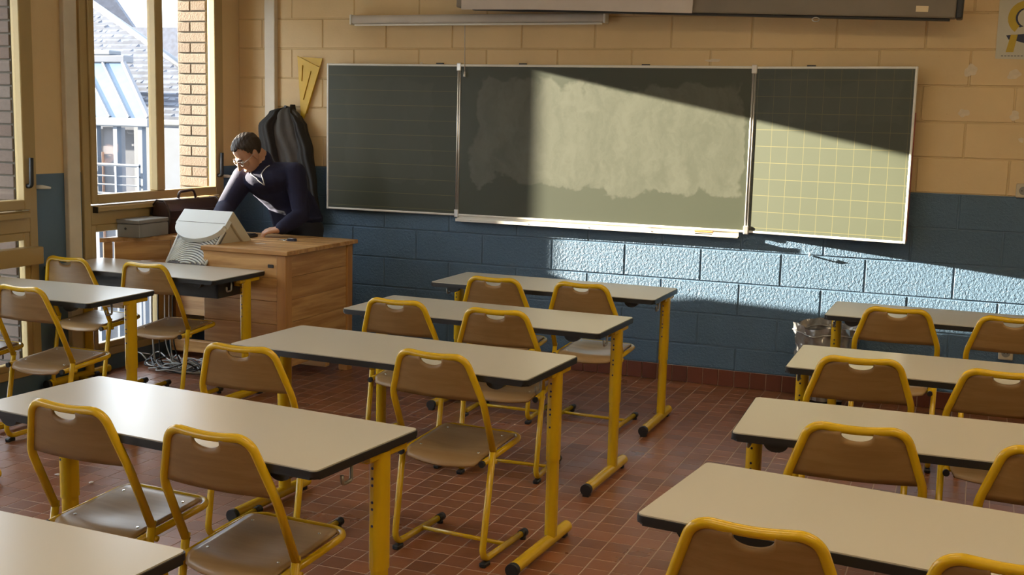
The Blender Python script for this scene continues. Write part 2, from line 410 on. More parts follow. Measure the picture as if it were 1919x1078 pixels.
# vertical white pipe casing on the front wall
tr = box('trim_1', -1.204, -1.119, -0.045, 0.0, 1.279, ZC, 'trunking', None, 0.004); tag(tr, 'pale vertical pipe casing on the cream front wall', None, None, 'structure')

# window wall: piers, lintel and plinth, windows between them
WINW, PITCH, WF = 1.42, 1.80, -0.22
ZS, ZH = 0.10, 2.56
wins = [WF - PITCH * k for k in range(5)]
bm = bmesh.new()
add_box(bm, XL - 0.30, XL, YB, 0.2, ZH, ZC); add_box(bm, XL - 0.30, XL, YB, 0.2, -0.15, ZS)
edges = [0.2] + [e for y in wins for e in (y, y - WINW)] + [YB]
for a, b in zip(edges[::2], edges[1::2]): add_box(bm, XL - 0.06, XL, b, a, ZS, ZH)
for a, b in zip(edges[::2], edges[1::2]): add_box(bm, XL - 0.285, XL - 0.06, b + 0.0, a - (0.12 if a < 0.1 else 0.0) , ZS, ZH)
wl = mesh_obj('wall_left', bm, 'dado'); tag(wl, 'window wall with painted piers, cream above and blue below', None, None, 'structure')
trm = box('trim_2', XL, XL + 0.035, -1.785, -1.68, ZS, ZC, 'trunking', None, 0.004); tag(trm, 'pale vertical cable trunking on the pier between the windows', None, None, 'structure')
# brick reveals outside the two nearest-to-board windows
def brick_reveal(yface, xa, xb, z0, z1, mat):
    # facing -Y; the window jamb on the board side, outside the glass
    bkg = box('brick_backing', xa, xb, yface + 0.004, yface + 0.10, z0, z1, 'brick_mortar', wl)
    h = 0.0722; n = int((z1 - z0) / h)
    cache = {}
    for i in range(n):
        cuts = [xa, xb] if i % 2 == 0 else [xa, xa + (xb - xa) * 0.46, xb]
        for a, b in zip(cuts, cuts[1:]):
            key = round(b - a, 3)
            if key not in cache:
                q = bmesh.new(); add_box(q, -(b - a) / 2 + 0.005, (b - a) / 2 - 0.004, -0.006, 0.02, 0.005, h - 0.005, 0.003)
                o = mesh_obj('brick', q, mat, wl); cache[key] = o.data
            else: o = mesh_obj('brick', cache[key], None, wl)
            o.location = ((a + b) / 2 + random.uniform(-.002, .002), yface, z0 + i * h)
brick_reveal(WF - 0.100, XL - 0.29, XL - 0.045, ZS, ZH, 'brick')
brick_reveal(WF - PITCH - 0.10, XL - 0.29, XL - 0.045, ZS, ZH, 'brick_red')

def make_window(n, yf, near):
    w_ = empty('window_%d' % n, (XL, yf, ZS)); w_['kind'] = 'structure'
    W, H = WINW, ZH - ZS
    def bx(name, y0, y1, z0, z1, x0=-0.045, x1=0.02, mat='tan_frame', bev=0.004, parent=w_):
        return box(name, x0, x1, -y1, -y0, z0 - ZS, z1 - ZS, mat, parent, bev)
    bx('frame', 0, 0.06, ZS, ZH); bx('frame', W - 0.06, W, ZS, ZH); bx('frame', 0.06, W - 0.06, ZH - 0.05, ZH); bx('frame', 0.06, W - 0.06, ZS, ZS + 0.05)
    bx('transom', 0.06, W - 0.06, 0.935, 1.055)
    # upper sash
    s0, s1 = 0.06, W - 0.06
    bx('sash', s0, s0 + 0.05, 1.065, 2.51, -0.03, 0.032); bx('sash', s1 - 0.05, s1, 1.065, 2.51, -0.03, 0.032)
    bx('sash', s0 + 0.05, s1 - 0.05, 1.065, 1.122, -0.03, 0.032); bx('sash', s0 + 0.05, s1 - 0.05, 2.435, 2.51, -0.03, 0.032)
    bx('mullion', 0.672, 0.752, 1.122, 2.435, -0.03, 0.036)
    bx('pane', s0 + 0.05, 0.672, 1.122, 2.435, -0.010, -0.006, 'glass', 0); bx('pane', 0.752, s1 - 0.05, 1.122, 2.435, -0.010, -0.006, 'glass', 0)
    r = bx('drip_rail', s0 + 0.03, s1 - 0.02, 1.018, 1.050, 0.02, 0.055, 'tan_frame', 0.006)
    box('rail_end', 0.02, 0.056, -(s1 - 0.0195), -(s1 - 0.012), 1.012 - ZS, 1.05 - ZS, 'black', r)
    # lower light
    bx('lower_sash', s0, s0 + 0.045, 0.15, 0.935, -0.03, 0.015); bx('lower_sash', s1 - 0.045, s1, 0.15, 0.935, -0.03, 0.015)
    bx('lower_sash', s0 + 0.045, s1 - 0.045, 0.15, 0.19, -0.03, 0.015); bx('lower_sash', s0 + 0.045, s1 - 0.045, 0.89, 0.935, -0.03, 0.015)
    bx('lower_mullion', 0.672, 0.752, 0.19, 0.89, -0.03, 0.015)
    if n == 1: bx('sun_block_panel', s0 + 0.045, 0.672, 0.19, 0.89, -0.02, 0.002)  # added solid panel, hidden behind the desk, stops low sun entering here
    else: bx('pane', s0 + 0.045, 0.672, 0.19, 0.89, -0.010, -0.006, 'glass', 0)
    bx('pane', 0.752, s1 - 0.045, 0.19, 0.89, -0.010, -0.006, 'glass', 0)
    # lever handle on the board-side stile
    hd = bmesh.new(); add_tube(hd, fillet([(0.032, -0.085, 1.20 - ZS), (0.062, -0.085, 1.20 - ZS), (0.066, -0.085, 1.36 - ZS)], 0.02), [0.014] * 1 + [0.013] * 20 if False else 0.013, 10)
    mesh_obj('handle', hd, 'black', w_, smooth=True)
    kb = bmesh.new(); add_tube(kb, [(0.02, 0.0, 1.19 - ZS), (0.05, 0.01, 1.19 - ZS), (0.075, 0.05, 1.185 - ZS)], [0.012, 0.012, 0.006], 8)
    mesh_obj('stay_knob', kb, 'white_plastic', w_, smooth=True)
    if n == 2:
        box('hopper_ledge', 0.02, 0.10, -(W - 0.1), -0.045, 0.755 - ZS, 0.855 - ZS, 'tan_frame', w_, 0.006)
    return w_
for i, y in enumerate(wins): make_window(i + 1, y, i < 2)
# ------------------------------------------------------------------ ceiling lights over the pupils' desks (above the frame)
def lamp_mat():
    t = NT('warm_diffuser'); e = t.n('ShaderNodeEmission'); e.inputs[0].default_value = (1.0, 0.80, 0.50, 1); e.inputs[1].default_value = LAMP
    t.t.links.new(e.outputs[0], t.out.inputs[0]); return t.m
LAMP = 19.5
M['lamp'] = lamp_mat()
def ceiling_light(x, y):
    c = empty('ceiling_light', (x, y, ZC)); tag(c, 'warm ceiling light with a long diffuser above the desks', 'lamp', 'ceiling lights')
    box('housing', -0.62, 0.62, -0.12, 0.12, -0.05, 0.0, 'white_trim', c, 0.006); box('diffuser', -0.60, 0.60, -0.10, 0.10, -0.075, -0.051, 'lamp', c, 0.01)
for x in (2.5, 4.6):
    for y in (-2.7, -5.2, -7.6): ceiling_light(x, y)
# ------------------------------------------------------------------ blackboard
BOARD_D = 0.030
def panel(name, w_, h_, mat, parent, loc, rz=0.0, edge=True):
    """sheet whose local origin is the hinge edge (x from 0 to w_)"""
    e = empty(name, loc, rz, parent)
    return e
bb = empty('blackboard', (1.29, -0.013, 1.0)); tag(bb, 'wide green chalkboard with two side wings on the block wall', 'chalkboard')
BH = 0.985
CX0, CX1 = 0.325 - 1.29, 2.265 - 1.29
def sheet(name, x0, x1, mat, par):
    o = box(name, x0, x1, -0.006, 0.006, 0.0, BH, mat, par)
    return o
center = sheet('center_panel', CX0, CX1, board_mat('chalkboard_center', (-0.86, 0.93, 0.21, 0.89, 0.55), None, 3.0), bb)
for nm, a in (('top_trim', (CX0, CX1, -0.016, 0.008, BH, BH + 0.016)), ('bottom_trim', (CX0, CX1, -0.016, 0.008, -0.014, 0.0))):
    box(nm, *a, 'white_trim', center, 0.003)
# wings hang on the posts and stand slightly open
def wing(name, hinge_x, length, sgn, ang, mat, red):
    wn = sheet(name, min(0, sgn * length), max(0, sgn * length), mat, bb)
    wn.location = (hinge_x, 0.0, 0.0); wn.rotation_euler = (0, 0, ang)
    a, b = sorted((0, sgn * length))
    box('trim', a, b, -0.009, 0.008, BH, BH + 0.014, 'white_trim', wn, 0.003); box('trim', a, b, -0.009, 0.008, -0.014, 0, 'white_trim', wn, 0.003)
    x0, x1 = (b, b + 0.014) if sgn > 0 else (a - 0.014, a)
    box('trim', x0, x1, -0.009, 0.008, -0.014, BH + 0.014, 'white_trim', wn, 0.003)
    if red: box('red_edge_strip', x1 - 0.002, x1 + 0.004, 0.004, 0.012, 0.0, BH * 0.75, 'red', wn)
    return wn
wing('left_wing', CX0 - 0.028, 0.97, -1, R(2.0), board_mat('chalkboard_left', (-0.84, -0.18, 0.20, 0.90, 0.10), (0.0, 0.45), 9.0), False)
wing('right_wing', CX1 + 0.028, 0.93, 1, R(-8.0), board_mat('chalkboard_right', (0.06, 0.86, 0.66, 0.93, 0.10), (0.38, 0.42), 14.0), True)
for x in (CX0 - 0.014, CX1 + 0.014):
    p = cyl('hinge_post', (x - 0.006, -0.005, -0.02), (x - 0.006, -0.005, BH + 0.02), 0.007, 'alu', bb)
    cyl('second_rod', (x + 0.008, -0.005, -0.02), (x + 0.008, -0.005, BH + 0.02), 0.006, 'alu', p)
    for z in (-0.025, BH - 0.03): box('hinge_cap', x - 0.016, x + 0.017, -0.018, 0.006, z, z + 0.055, 'alu', p, 0.006)
bm = bmesh.new(); add_box(bm, CX0 - 0.01, CX1 - 0.03, -0.032, -0.002, -0.046, -0.040, 0.0015); add_box(bm, CX0 - 0.01, CX1 - 0.03, -0.035, -0.030, -0.050, -0.030, 0.0015)
add_box(bm, CX0 - 0.01, CX1 - 0.03, -0.008, 0.000, -0.046, -0.012, 0.001)
tray = mesh_obj('chalk_tray', bm, 'white_trim', bb)
for k in range(5): cyl('tray_screw', (CX0 + 0.1 + 0.42 * k, -0.0365, -0.039), (CX0 + 0.1 + 0.42 * k, -0.034, -0.039), 0.004, 'chrome', tray, seg=8)
box('end_plate', CX1 - 0.16, CX1 - 0.03, -0.0375, -0.0345, -0.048, -0.022, 'label', tray)
for x in (-1.15, -0.55, 0.28, 1.3): box('top_bracket', x, x + 0.05, -0.008, 0.010, BH + 0.016, BH + 0.024, 'dark_box', bb)
er = empty('board_eraser', (2.02, -0.039, 0.963)); tag(er, 'small wooden board eraser lying in the chalk tray', 'eraser')
box('wood_back', -0.06, 0.06, -0.010, 0.010, 0.010, 0.020, 'pine_x', er, 0.003); box('felt', -0.058, 0.058, -0.009, 0.009, -0.003, 0.010, 'paper', er, 0.003)
ck = cyl('chalk_stick', (1.62, -0.040, 0.966), (1.69, -0.038, 0.966), 0.005, 'white_plastic'); tag(ck, 'short white chalk stick in the tray beneath the chalkboard', 'chalk')
# small hook on the wall below the right wing
hk = tube('wall_hook', [(2.672, 0.002, 0.868), (2.672, -0.022, 0.868), (2.674, -0.026, 0.884)], 0.005, 'white_plastic', seg=8); tag(hk, 'tiny white hook screwed into the blue wall under the chalkboard', 'hook')
# ------------------------------------------------------------------ screens above the board
rs = empty('roller_screen', (-0.47, -0.06, 2.262)); tag(rs, 'white tubular roller screen with pull cord above the chalkboard', 'projection screen')
prof = rounded_rect(-0.035, 0.035, 0.0, 0.060, 0.022)
bm = add_prism(bmesh.new(), prof, 0, 1.80); bmesh.ops.rotate(bm, verts=bm.verts, cent=(0, 0, 0), matrix=Matrix(((0, 0, 1), (1, 0, 0), (0, 1, 0))))
auto_smooth(mesh_obj('casing', bm, 'cream_case', rs))
box('bottom_bar', 0.02, 1.79, -0.03, -0.018, -0.012, 0.0, 'white_trim', rs, 0.002)
for x in (-0.014, 1.80): box('end_cap', x, x + 0.014, -0.04, 0.04, -0.004, 0.064, 'white_plastic', rs, 0.004)
box('bracket', 0.1, 0.13, 0.03, 0.06, 0.02, 0.05, 'white_plastic', rs); box('bracket', 1.6, 1.63, 0.03, 0.06, 0.02, 0.05, 'white_plastic', rs)
cd = tube('pull_cord', [(0.825, 0.020, 0.0), (0.826, 0.024, -0.16), (0.828, 0.026, -0.315)], 0.0028, 'cream_case', rs, seg=6)
cyl('cord_knob', (0.828, 0.022, -0.345), (0.828, 0.024, -0.310), 0.009, 'white_plastic', cd, r1=0.005)
ps = empty('projection_screen', (3.41, -0.26, 2.252)); tag(ps, 'long dark grey projection screen case with black end cap above the chalkboard', 'projection screen')
ps.rotation_euler = (0, R(1.75), 0)
box('casing', -3.0, 0.0, -0.05, 0.05, 0, 0.13, 'grey_case', ps, 0.008); box('end_cap', 0.0, 0.035, -0.055, 0.055, -0.004, 0.135, 'black', ps, 0.008)
box('slot_bar', -2.9, -0.03, -0.02, 0.035, -0.012, 0.0, 'dark_box', ps, 0.003); box('sticker', -0.21, -0.145, -0.052, -0.0495, 0.030, 0.062, 'label', ps)
tube('pull_ring', [(-0.75 + 0.02 * math.cos(R(a)), -0.02, -0.022 + 0.012 * math.sin(R(a))) for a in range(0, 361, 30)], 0.003, 'alu', ps, seg=6)
for x in (-2.7, -0.3): box('wall_bracket', x, x + 0.05, 0.05, 0.255, 0.06, 0.09, 'grey_case', ps)
sh = empty('white_sheet', (0.46, -0.33, 2.32)); tag(sh, 'white sheet hanging in front of the dark screen case', 'sheet')
bm = bmesh.new(); poly = [(0, 0.008), (0.5, 0.002), (1.49, -0.030), (1.505, 0.30), (1.515, 0.55), (0.0, 0.55)]
add_prism(bm, poly, -0.004, 0.004); mesh_obj('sheet', bm, 'screen_white', sh, None, (R(90), 0, 0))
bm = add_prism(bmesh.new(), [(-0.02, 0.54), (1.53, 0.54), (1.53, 0.56), (-0.02, 0.56)], -0.012, 0.012); mesh_obj('hanging_rail', bm, 'alu', sh, None, (R(90), 0, 0))
for x in (0.1, 1.4): box('hanger', x, x + 0.02, -0.01, 0.01, 0.56, 0.63, 'alu', sh)

# ------------------------------------------------------------------ wall things
po = empty('poster', (3.628, -0.004, 2.053)); tag(po, 'pale poster with yellow and navy shapes on the cream wall', 'poster')
def flat_poly(name, pts, mat, par, y=0.0, t=0.001):
    bm = add_prism(bmesh.new(), pts, -t, t); return mesh_obj(name, bm, mat, par, (0, y, 0), (R(90), 0, 0))
flat_poly('sheet', [(0, 0), (0.42, -0.01), (0.42, 0.60), (0, 0.60)], 'paper', po, 0, 0.0012)
def arc(cx, cy, r0, r1, a0, a1, n=10, cx2=0.0):
    return [(cx + r0 * math.cos(R(a0 + (a1 - a0) * k / n)), cy + r0 * math.sin(R(a0 + (a1 - a0) * k / n))) for k in range(n + 1)] + \
           [(cx + cx2 + r1 * math.cos(R(a1 + (a0 - a1) * k / n)), cy + r1 * math.sin(R(a1 + (a0 - a1) * k / n))) for k in range(n + 1)]
flat_poly('yellow_curve', arc(0.145, 0.225, 0.095, 0.055, 95, 235), 'yellow_print', po, -0.0015)
flat_poly('navy_crescent', arc(0.135, 0.225, 0.057, 0.050, 100, 250, cx2=0.016), 'navy_print', po, -0.0012)
flat_poly('navy_wedge', [(0.048, 0.128), (0.30, 0.15), (0.18, 0.075), (0.095, 0.10), (0.062, 0.105)], 'navy_print', po, -0.0016)
flat_poly('yellow_bar', [(0.052, 0.035), (0.092, 0.035), (0.108, 0.132), (0.072, 0.132)], 'yellow_print', po, -0.0030)
for k in range(9): flat_poly('print_mark', [(0.03 + 0.017 * k, 0.012), (0.041 + 0.017 * k, 0.012), (0.041 + 0.017 * k, 0.018), (0.03 + 0.017 * k, 0.018)], 'box_grey', po, -0.0018)
def outlet(x, z, label):
    o = empty('wall_outlet', (x, -0.002, z)); tag(o, label, 'outlet')
    box('plate', -0.04, 0.04, -0.02, 0, -0.04, 0.04, 'outlet', o, 0.006)
    s = cyl('socket', (0, -0.021, 0), (0, -0.0195, 0), 0.024, 'box_grey', o, seg=20)
    for dx in (-0.009, 0.009): cyl('pin_hole', (dx, -0.0218, 0), (dx, -0.0205, 0), 0.0035, 'black', s, seg=8)
outlet(3.835, 1.315, 'ivory wall socket where cream paint meets blue paint')
outlet(3.815, 0.375, 'ivory wall socket low on the blue wall behind the chairs')

# set squares hanging left of the board
def plate(name, poly, holes, t, mat, loc, label):
    bm = bmesh.new(); es = []
    for lp in [poly] + holes:
        v = [bm.verts.new((x, y, 0)) for x, y in lp]
        for i in range(len(v)): es.append(bm.edges.new((v[i], v[(i + 1) % len(v)])))
    r = bmesh.ops.triangle_fill(bm, edges=es, use_beauty=True)
    fs = list(bm.faces); r = bmesh.ops.extrude_face_region(bm, geom=fs)
    bmesh.ops.translate(bm, vec=(0, 0, t), verts=[g for g in r['geom'] if isinstance(g, bmesh.types.BMVert)])
    o = mesh_obj(name, bm, mat, None, loc, (R(90), 0, 0)); tag(o, label, 'set square', 'yellow set squares beside the chalkboard'); return o
def slot(x0, y0, x1, y1, w_):
    d = Vector((x1 - x0, y1 - y0)).normalized(); n = Vector((-d.y, d.x)) * w_
    return [(x0 + n.x, y0 + n.y), (x0 - n.x, y0 - n.y), (x1 - n.x, y1 - n.y), (x1 + n.x, y1 + n.y)]
plate('set_square', [(-0.035, 0.425), (0.146, 0.345), (0.02, -0.01), (-0.005, -0.01)], [slot(0.010, 0.36, 0.003, 0.25, 0.005), slot(0.078, 0.32, -0.004 + 0.02, 0.12, 0.005)], 0.008, 'ruler', (-0.905, -0.022, 1.625), 'yellow plastic set square with two long slots, hanging in front')
plate('set_square', [(-0.03, 0.415), (0.160, 0.405), (0.035, 0.02), (0.01, 0.02)], [slot(0.10, 0.36, 0.06, 0.2, 0.006)], 0.008, 'ruler', (-0.905, -0.008, 1.63), 'yellow plastic set square half hidden behind the slotted one')

# ------------------------------------------------------------------ coat on its peg
ct = empty('hanging_coat', (-0.97, -0.02, 0.88)); tag(ct, 'charcoal wool coat hanging from a peg beside the chalkboard', 'coat')
def coat_fn(seed, prof, depth, nf):
    def f(u, v):
        z = 0.81 * v
        xl, xr, dp = [], [], []
        for (h, l, r_, d) in prof: pass
        for (h0, l0, r0, d0), (h1, l1, r1, d1) in zip(prof, prof[1:]):
            if h0 <= v <= h1 or (h1 == prof[-1][0] and v > h1):
                t = (v - h0) / (h1 - h0); t = t * t * (3 - 2 * t); l = l0 + (l1 - l0) * t; r_ = r0 + (r1 - r0) * t; d = d0 + (d1 - d0) * t; break
        a = 2 * math.pi * u
        cx, hw = (l + r_) / 2, (r_ - l) / 2
        fold = 0.016 * math.sin(nf * a + seed + 2.5 * v) * (1 - 0.4 * v) + 0.008 * math.sin((nf * 2 + 1) * a + seed * 2 + 6 * v)
        return (cx + (hw + fold * 0.6) * math.cos(a), -d + (d * 0.92 + (fold if math.sin(a) < 0 else 0)) * math.sin(a), z)
    return f
def closed_loft(name, f, nu, nv, mat, par):
    bm = bmesh.new(); rings = [[bm.verts.new(f(i / nu, j / nv)) for i in range(nu)] for j in range(nv + 1)]
    for a, b in zip(rings, rings[1:]):
        for i in range(nu): bm.faces.new((a[i], a[(i + 1) % nu], b[(i + 1) % nu], b[i]))
    bm.faces.new(rings[0]); bm.faces.new(rings[-1])
    return mesh_obj(name, bm, mat, par, smooth=True)
closed_loft('coat_body', coat_fn(0.6, [(0, 0.06, 0.225, 0.040), (0.3, -0.03, 0.205, 0.055), (0.55, -0.13, 0.175, 0.065), (0.80, -0.205, 0.130, 0.070), (0.93, -0.170, 0.085, 0.060), (0.985, -0.11, 0.03, 0.045), (1.0, -0.07, -0.01, 0.02)], 0.06, 5), 64, 40, 'coat_grey', ct)
closed_loft('coat_sleeve', coat_fn(2.1, [(0, 0.17, 0.235, 0.045), (0.3, 0.13, 0.215, 0.06), (0.6, 0.09, 0.185, 0.07), (0.82, 0.05, 0.13, 0.07), (0.9, 0.02, 0.08, 0.06), (0.93, 0.0, 0.03, 0.05), (1.0, 0.0, 0.01, 0.03)], 0.05, 3), 40, 30, 'coat_dark', ct).location.z = 0.02
closed_loft('lapel', coat_fn(4.0, [(0, -0.10, -0.02, 0.07), (0.4, -0.19, -0.07, 0.085), (0.75, -0.215, -0.09, 0.085), (0.95, -0.15, -0.05, 0.06), (1.0, -0.09, -0.05, 0.04)], 0.05, 4), 40, 24, 'coat_dark', ct).location.z = 0.30
ct.children[-1].scale = (1, 1, 0.62)
cyl('peg', (-0.04, 0.02, 0.80), (-0.04, -0.06, 0.815), 0.009, 'dark_box', ct)

# ------------------------------------------------------------------ teacher's desk
TZ = 0.85
td = empty('teacher_desk', (-0.097, -1.484, 0), R(0.8)); tag(td, 'large pine teacher desk with plank panels and a monitor recess', 'desk')
# local frame: x to the left is negative (length 1.35), y into the room's front is positive (depth 0.86)
def tprism(name, poly, z0, z1, mat): return mesh_obj(name, add_prism(bmesh.new(), poly, z0, z1), mat, td)
# desktop boards; a slanting recess for the monitor is cut from the class side
def dtop(y0, y1, x0, x1): return box('top_board', x0, x1, y0, y1, TZ - 0.026, TZ, 'pine_x', td, 0.003)
for k in range(3): dtop(0.0 + 0.1215 * k, 0.1195 + 0.1215 * k, -0.600, 0.0)
for k in range(4): dtop(0.3645 + 0.1235 * k, 0.486 + 0.1235 * k, -1.345, 0.0)
tprism('top_board', [(-1.345, 0.0), (-1.30, 0.075), (-1.08, 0.3625), (-1.345, 0.3625)], TZ - 0.026, TZ, 'pine_x')
# front modesty boards on the right half, posts and end boards
for k in range(4):
    z1 = TZ - 0.028 - 0.138 * k; box('front_board', -0.595, -0.065, 0.022, 0.042, z1 - 0.1365, z1, 'pine_x', td, 0.002)
for k in range(5):
    z1 = TZ - 0.028 - 0.135 * k; box('end_board', -0.050, -0.030, 0.085, 0.755, z1 - 0.1335, z1, 'pine_y', td, 0.002)
for (x, y) in ((-0.085, 0.018), (-0.085, 0.755), (-1.33, 0.72)):
    box('post', x, x + 0.065, y, y + 0.068, 0.0, TZ - 0.027, 'pine_z', td, 0.004)
# recess walls
def wallboard(p, q, z0, z1, t=0.02):
    d = Vector((q[0] - p[0], q[1] - p[1])); L = d.length; a = math.atan2(d.y, d.x)
    return box('recess_board', 0, L, -t / 2, t / 2, z0, z1, 'pine_x', td, 0.002, (p[0], p[1], 0), (0, 0, a))
wallboard((-1.335, 0.02), (-1.31, 0.07), 0.62, TZ - 0.027)
for z0, z1 in ((0.70, TZ - 0.027), (0.56, 0.698)): wallboard((-1.30, 0.08), (-1.09, 0.355), z0, z1); wallboard((-1.085, 0.37), (-0.63, 0.37), z0, z1); wallboard((-0.61, 0.05), (-0.61, 0.355), z0, z1)
box('recess_shelf', -1.29, -0.62, 0.06, 0.40, 0.53, 0.55, 'pine_x', td)
for z in (0.42, ): box('back_board', -1.27, -0.10, 0.70, 0.72, 0.28, TZ - 0.03, 'pine_x', td)
box('foot_rail', -1.30, -0.10, 0.62, 0.67, 0.04, 0.12, 'pine_x', td, 0.004)
box('key_plate', -0.145, -0.105, 0.018, 0.023, 0.745, 0.765, 'dark_box', td, 0.003)

# CRT monitor lying tilted in the recess: x width, v up along the screen, w backwards
mo = empty('computer_monitor', (-0.80, -1.175, 0.907)); tag(mo, 'tilted light grey tube monitor seen from behind, sunk into teacher desk', 'monitor')
MB = Matrix(((1, 0, 0, 0), (0, -0.7071, -0.7071, 0), (0, 0.7071, -0.7071, 0), (0, 0, 0, 1)))   # columns x, v, w
MW = 0.182
def mpart(name, bm, mat, sm=False):
    bmesh.ops.transform(bm, matrix=MB, verts=bm.verts); return mesh_obj(name, bm, mat, mo, smooth=sm)
bz = mpart('bezel', add_box(bmesh.new(), -MW, MW, -0.108, 0.160, -0.035, 0.035, 0.008), 'monitor_tan')
mpart('tube_face', add_box(bmesh.new(), -MW + 0.03, MW - 0.03, -0.08, 0.13, -0.041, -0.034, 0.004), 'screen_glass')
# shell behind the bezel: hexahedron with tapered back
def hexa(a, b):   # a: (x0,x1,v0,v1,w), b same
    bm = bmesh.new(); vs_ = []
    for (x0, x1, v0, v1, w_) in (a, b): vs_ += [bm.verts.new(p) for p in ((x0, v0, w_), (x1, v0, w_), (x1, v1, w_), (x0, v1, w_))]
    for q in ((0, 1, 2, 3), (7, 6, 5, 4), (0, 4, 5, 1), (1, 5, 6, 2), (2, 6, 7, 3), (3, 7, 4, 0)): bm.faces.new([vs_[i] for i in q])
    return bm
b_ = hexa((-MW + 0.03, MW - 0.02, -0.10, 0.130, 0.03), (-0.145, 0.125, -0.07, 0.095, 0.34)); mpart('rear_shell', b_, 'monitor_tan')
# tongue-shaped light cover along the top face
n = 20; cov = [(-MW, -0.03), (-MW - 0.006, 0.085)]
for k in range(n + 1):
    a = math.pi * k / n; cov.append((-0.005 - (MW - 0.006) * math.cos(a), 0.085 + 0.115 * math.sin(a)))
cov += [(MW, 0.085), (MW, -0.03)]
bm = bmesh.new(); lo = [bm.verts.new((x, 0.128, y)) for x, y in cov]; hi = [bm.verts.new((x * 0.985, 0.162, y)) for x, y in cov]; n_ = len(cov)
bm.faces.new(lo); bm.faces.new(list(reversed(hi)))
for i in range(n_): bm.faces.new((lo[i], lo[(i + 1) % n_], hi[(i + 1) % n_], hi[i]))
cv = mpart('top_cover', bm, 'monitor_grey')
mpart('cover_seam', add_box(bmesh.new(), -MW + 0.01, MW - 0.01, 0.1615, 0.1632, 0.068, 0.0705), 'box_grey').parent = cv
# curved louvres on the rear slope
sl = mpart('louvre_backing', hexa((-MW + 0.032, MW - 0.022, 0.10, 0.132, 0.09), (-0.147, 0.127, 0.06, 0.098, 0.345)), 'grille_dark')
for k in range(19):
    w0 = 0.125 + 0.0165 * k; pts = []
    for j in range(15):
        s = -1 + 2 * j / 14; ww = w0 + 0.060 * (s + 0.05) ** 2 * (1.6 if s < 0 else 0.8) - 0.02
        if ww > 0.343 or ww < 0.095: continue
        t = (ww - 0.03) / 0.31; x0_, x1_ = -MW + 0.03 + t * 0.005, MW - 0.02 - t * 0.035
        pts.append(((x0_ + x1_) / 2 + s * (x1_ - x0_) / 2 * 0.96, 0.137 - t * 0.035, ww))
    if len(pts) > 2: mpart('louvre', add_tube(bmesh.new(), pts, 0.0060, 6), 'monitor_grey', True)
for sgn in (-1, 1):
    x0_ = -MW + 0.026 if sgn < 0 else MW - 0.018; x1_ = -0.150 if sgn < 0 else 0.130
    mpart('shell_edge', add_tube(bmesh.new(), [(x0_, 0.128, 0.06), (x1_, 0.097, 0.345)], 0.008, 8), 'monitor_grey', True)

# things on the teacher's desk
kb = empty('keyboard', (-0.845, -0.955, TZ), R(6)); tag(kb, 'black computer keyboard with silver front edge under the man\'s hand', 'keyboard')
box('base', -0.20, 0.14, -0.07, 0.08, 0.0, 0.018, 'black', kb, 0.004); box('front_edge', -0.20, 0.06, -0.076, -0.069, 0.002, 0.012, 'alu', kb, 0.001)
for r_ in range(5):
    bm = bmesh.new()
    for c in range(15): add_box(bm, -0.19 + c * 0.0215, -0.172 + c * 0.0215, -0.058 + r_ * 0.026, -0.036 + r_ * 0.026, 0.018, 0.024)
    mesh_obj('key_row', bm, 'dark_box', kb)
ky = empty('key_bunch', (-0.425, -0.965, TZ)); tag(ky, 'bunch of keys with dark blue fob on teacher desk', 'keys')
bm = bmesh.new(); add_prism(bm, rounded_rect(0.0, 0.062, -0.018, 0.018, 0.015), 0.0, 0.016); auto_smooth(mesh_obj('fob', bm, 'navy_print', ky)); box('fob_face', 0.008, 0.045, -0.012, 0.012, 0.015, 0.018, 'alu', ky, 0.001)
tube('ring', [(-0.015 + 0.014 * math.cos(R(a)), 0.014 * math.sin(R(a)), 0.004 + 0.003 * math.sin(R(a))) for a in range(0, 361, 30)], 0.0018, 'chrome', ky, 6)
for a in (20, -25, 60): box('key', 0, 0.045, -0.007, 0.007, 0.001, 0.004, 'chrome', ky, 0.0, (-0.02, 0, 0.001 * (a % 3)), (0, 0, R(150 + a)))
pc = box('paper_scrap', -0.03, 0.03, -0.012, 0.012, 0, 0.001, 'shirt', None, 0, (-0.47, -1.20, TZ), (0, 0, R(20))); tag(pc, 'small paper scrap lying on the pine teacher desk', 'paper')
gb = empty('metal_box', (-1.335, -1.225, TZ), R(3)); tag(gb, 'grey metal box with lid standing on teacher desk beside briefcase', 'box')
box('body', -0.085, 0.085, -0.15, 0.15, 0, 0.085, 'box_grey', gb, 0.004); box('lid', -0.088, 0.088, -0.153, 0.153, 0.088, 0.112, 'box_grey', gb, 0.004); cyl('lock', (-0.02, -0.1525, 0.055), (-0.02, -0.148, 0.055), 0.008, 'black', gb, seg=10)
bc = empty('briefcase', (-1.32, -0.79, TZ), R(-4)); tag(bc, 'dark brown leather briefcase standing on teacher desk at the window', 'briefcase')
bm = bmesh.new(); prof = [(-0.075, 0.0), (0.075, 0.0), (0.078, 0.12), (0.066, 0.175), (0.03, 0.215), (-0.03, 0.215), (-0.066, 0.175), (-0.078, 0.12)]
add_prism(bm, prof, -0.26, 0.26); bmesh.ops.rotate(bm, verts=bm.verts, cent=(0, 0, 0), matrix=Matrix(((1, 0, 0), (0, 0, -1), (0, 1, 0))))
bmesh.ops.bevel(bm, geom=list(bm.edges), offset=0.012, segments=2, affect='EDGES'); auto_smooth(mesh_obj('body', bm, 'leather', bc))
tube('handle', fillet([(0, -0.09, 0.205), (0, -0.08, 0.262), (0, 0.06, 0.272), (0, 0.09, 0.205)], 0.03), 0.009, 'leather', bc)
for y in (-0.09, 0.09): box('handle_ring', -0.014, 0.014, y - 0.012, y + 0.012, 0.206, 0.222, 'chrome', bc, 0.003)
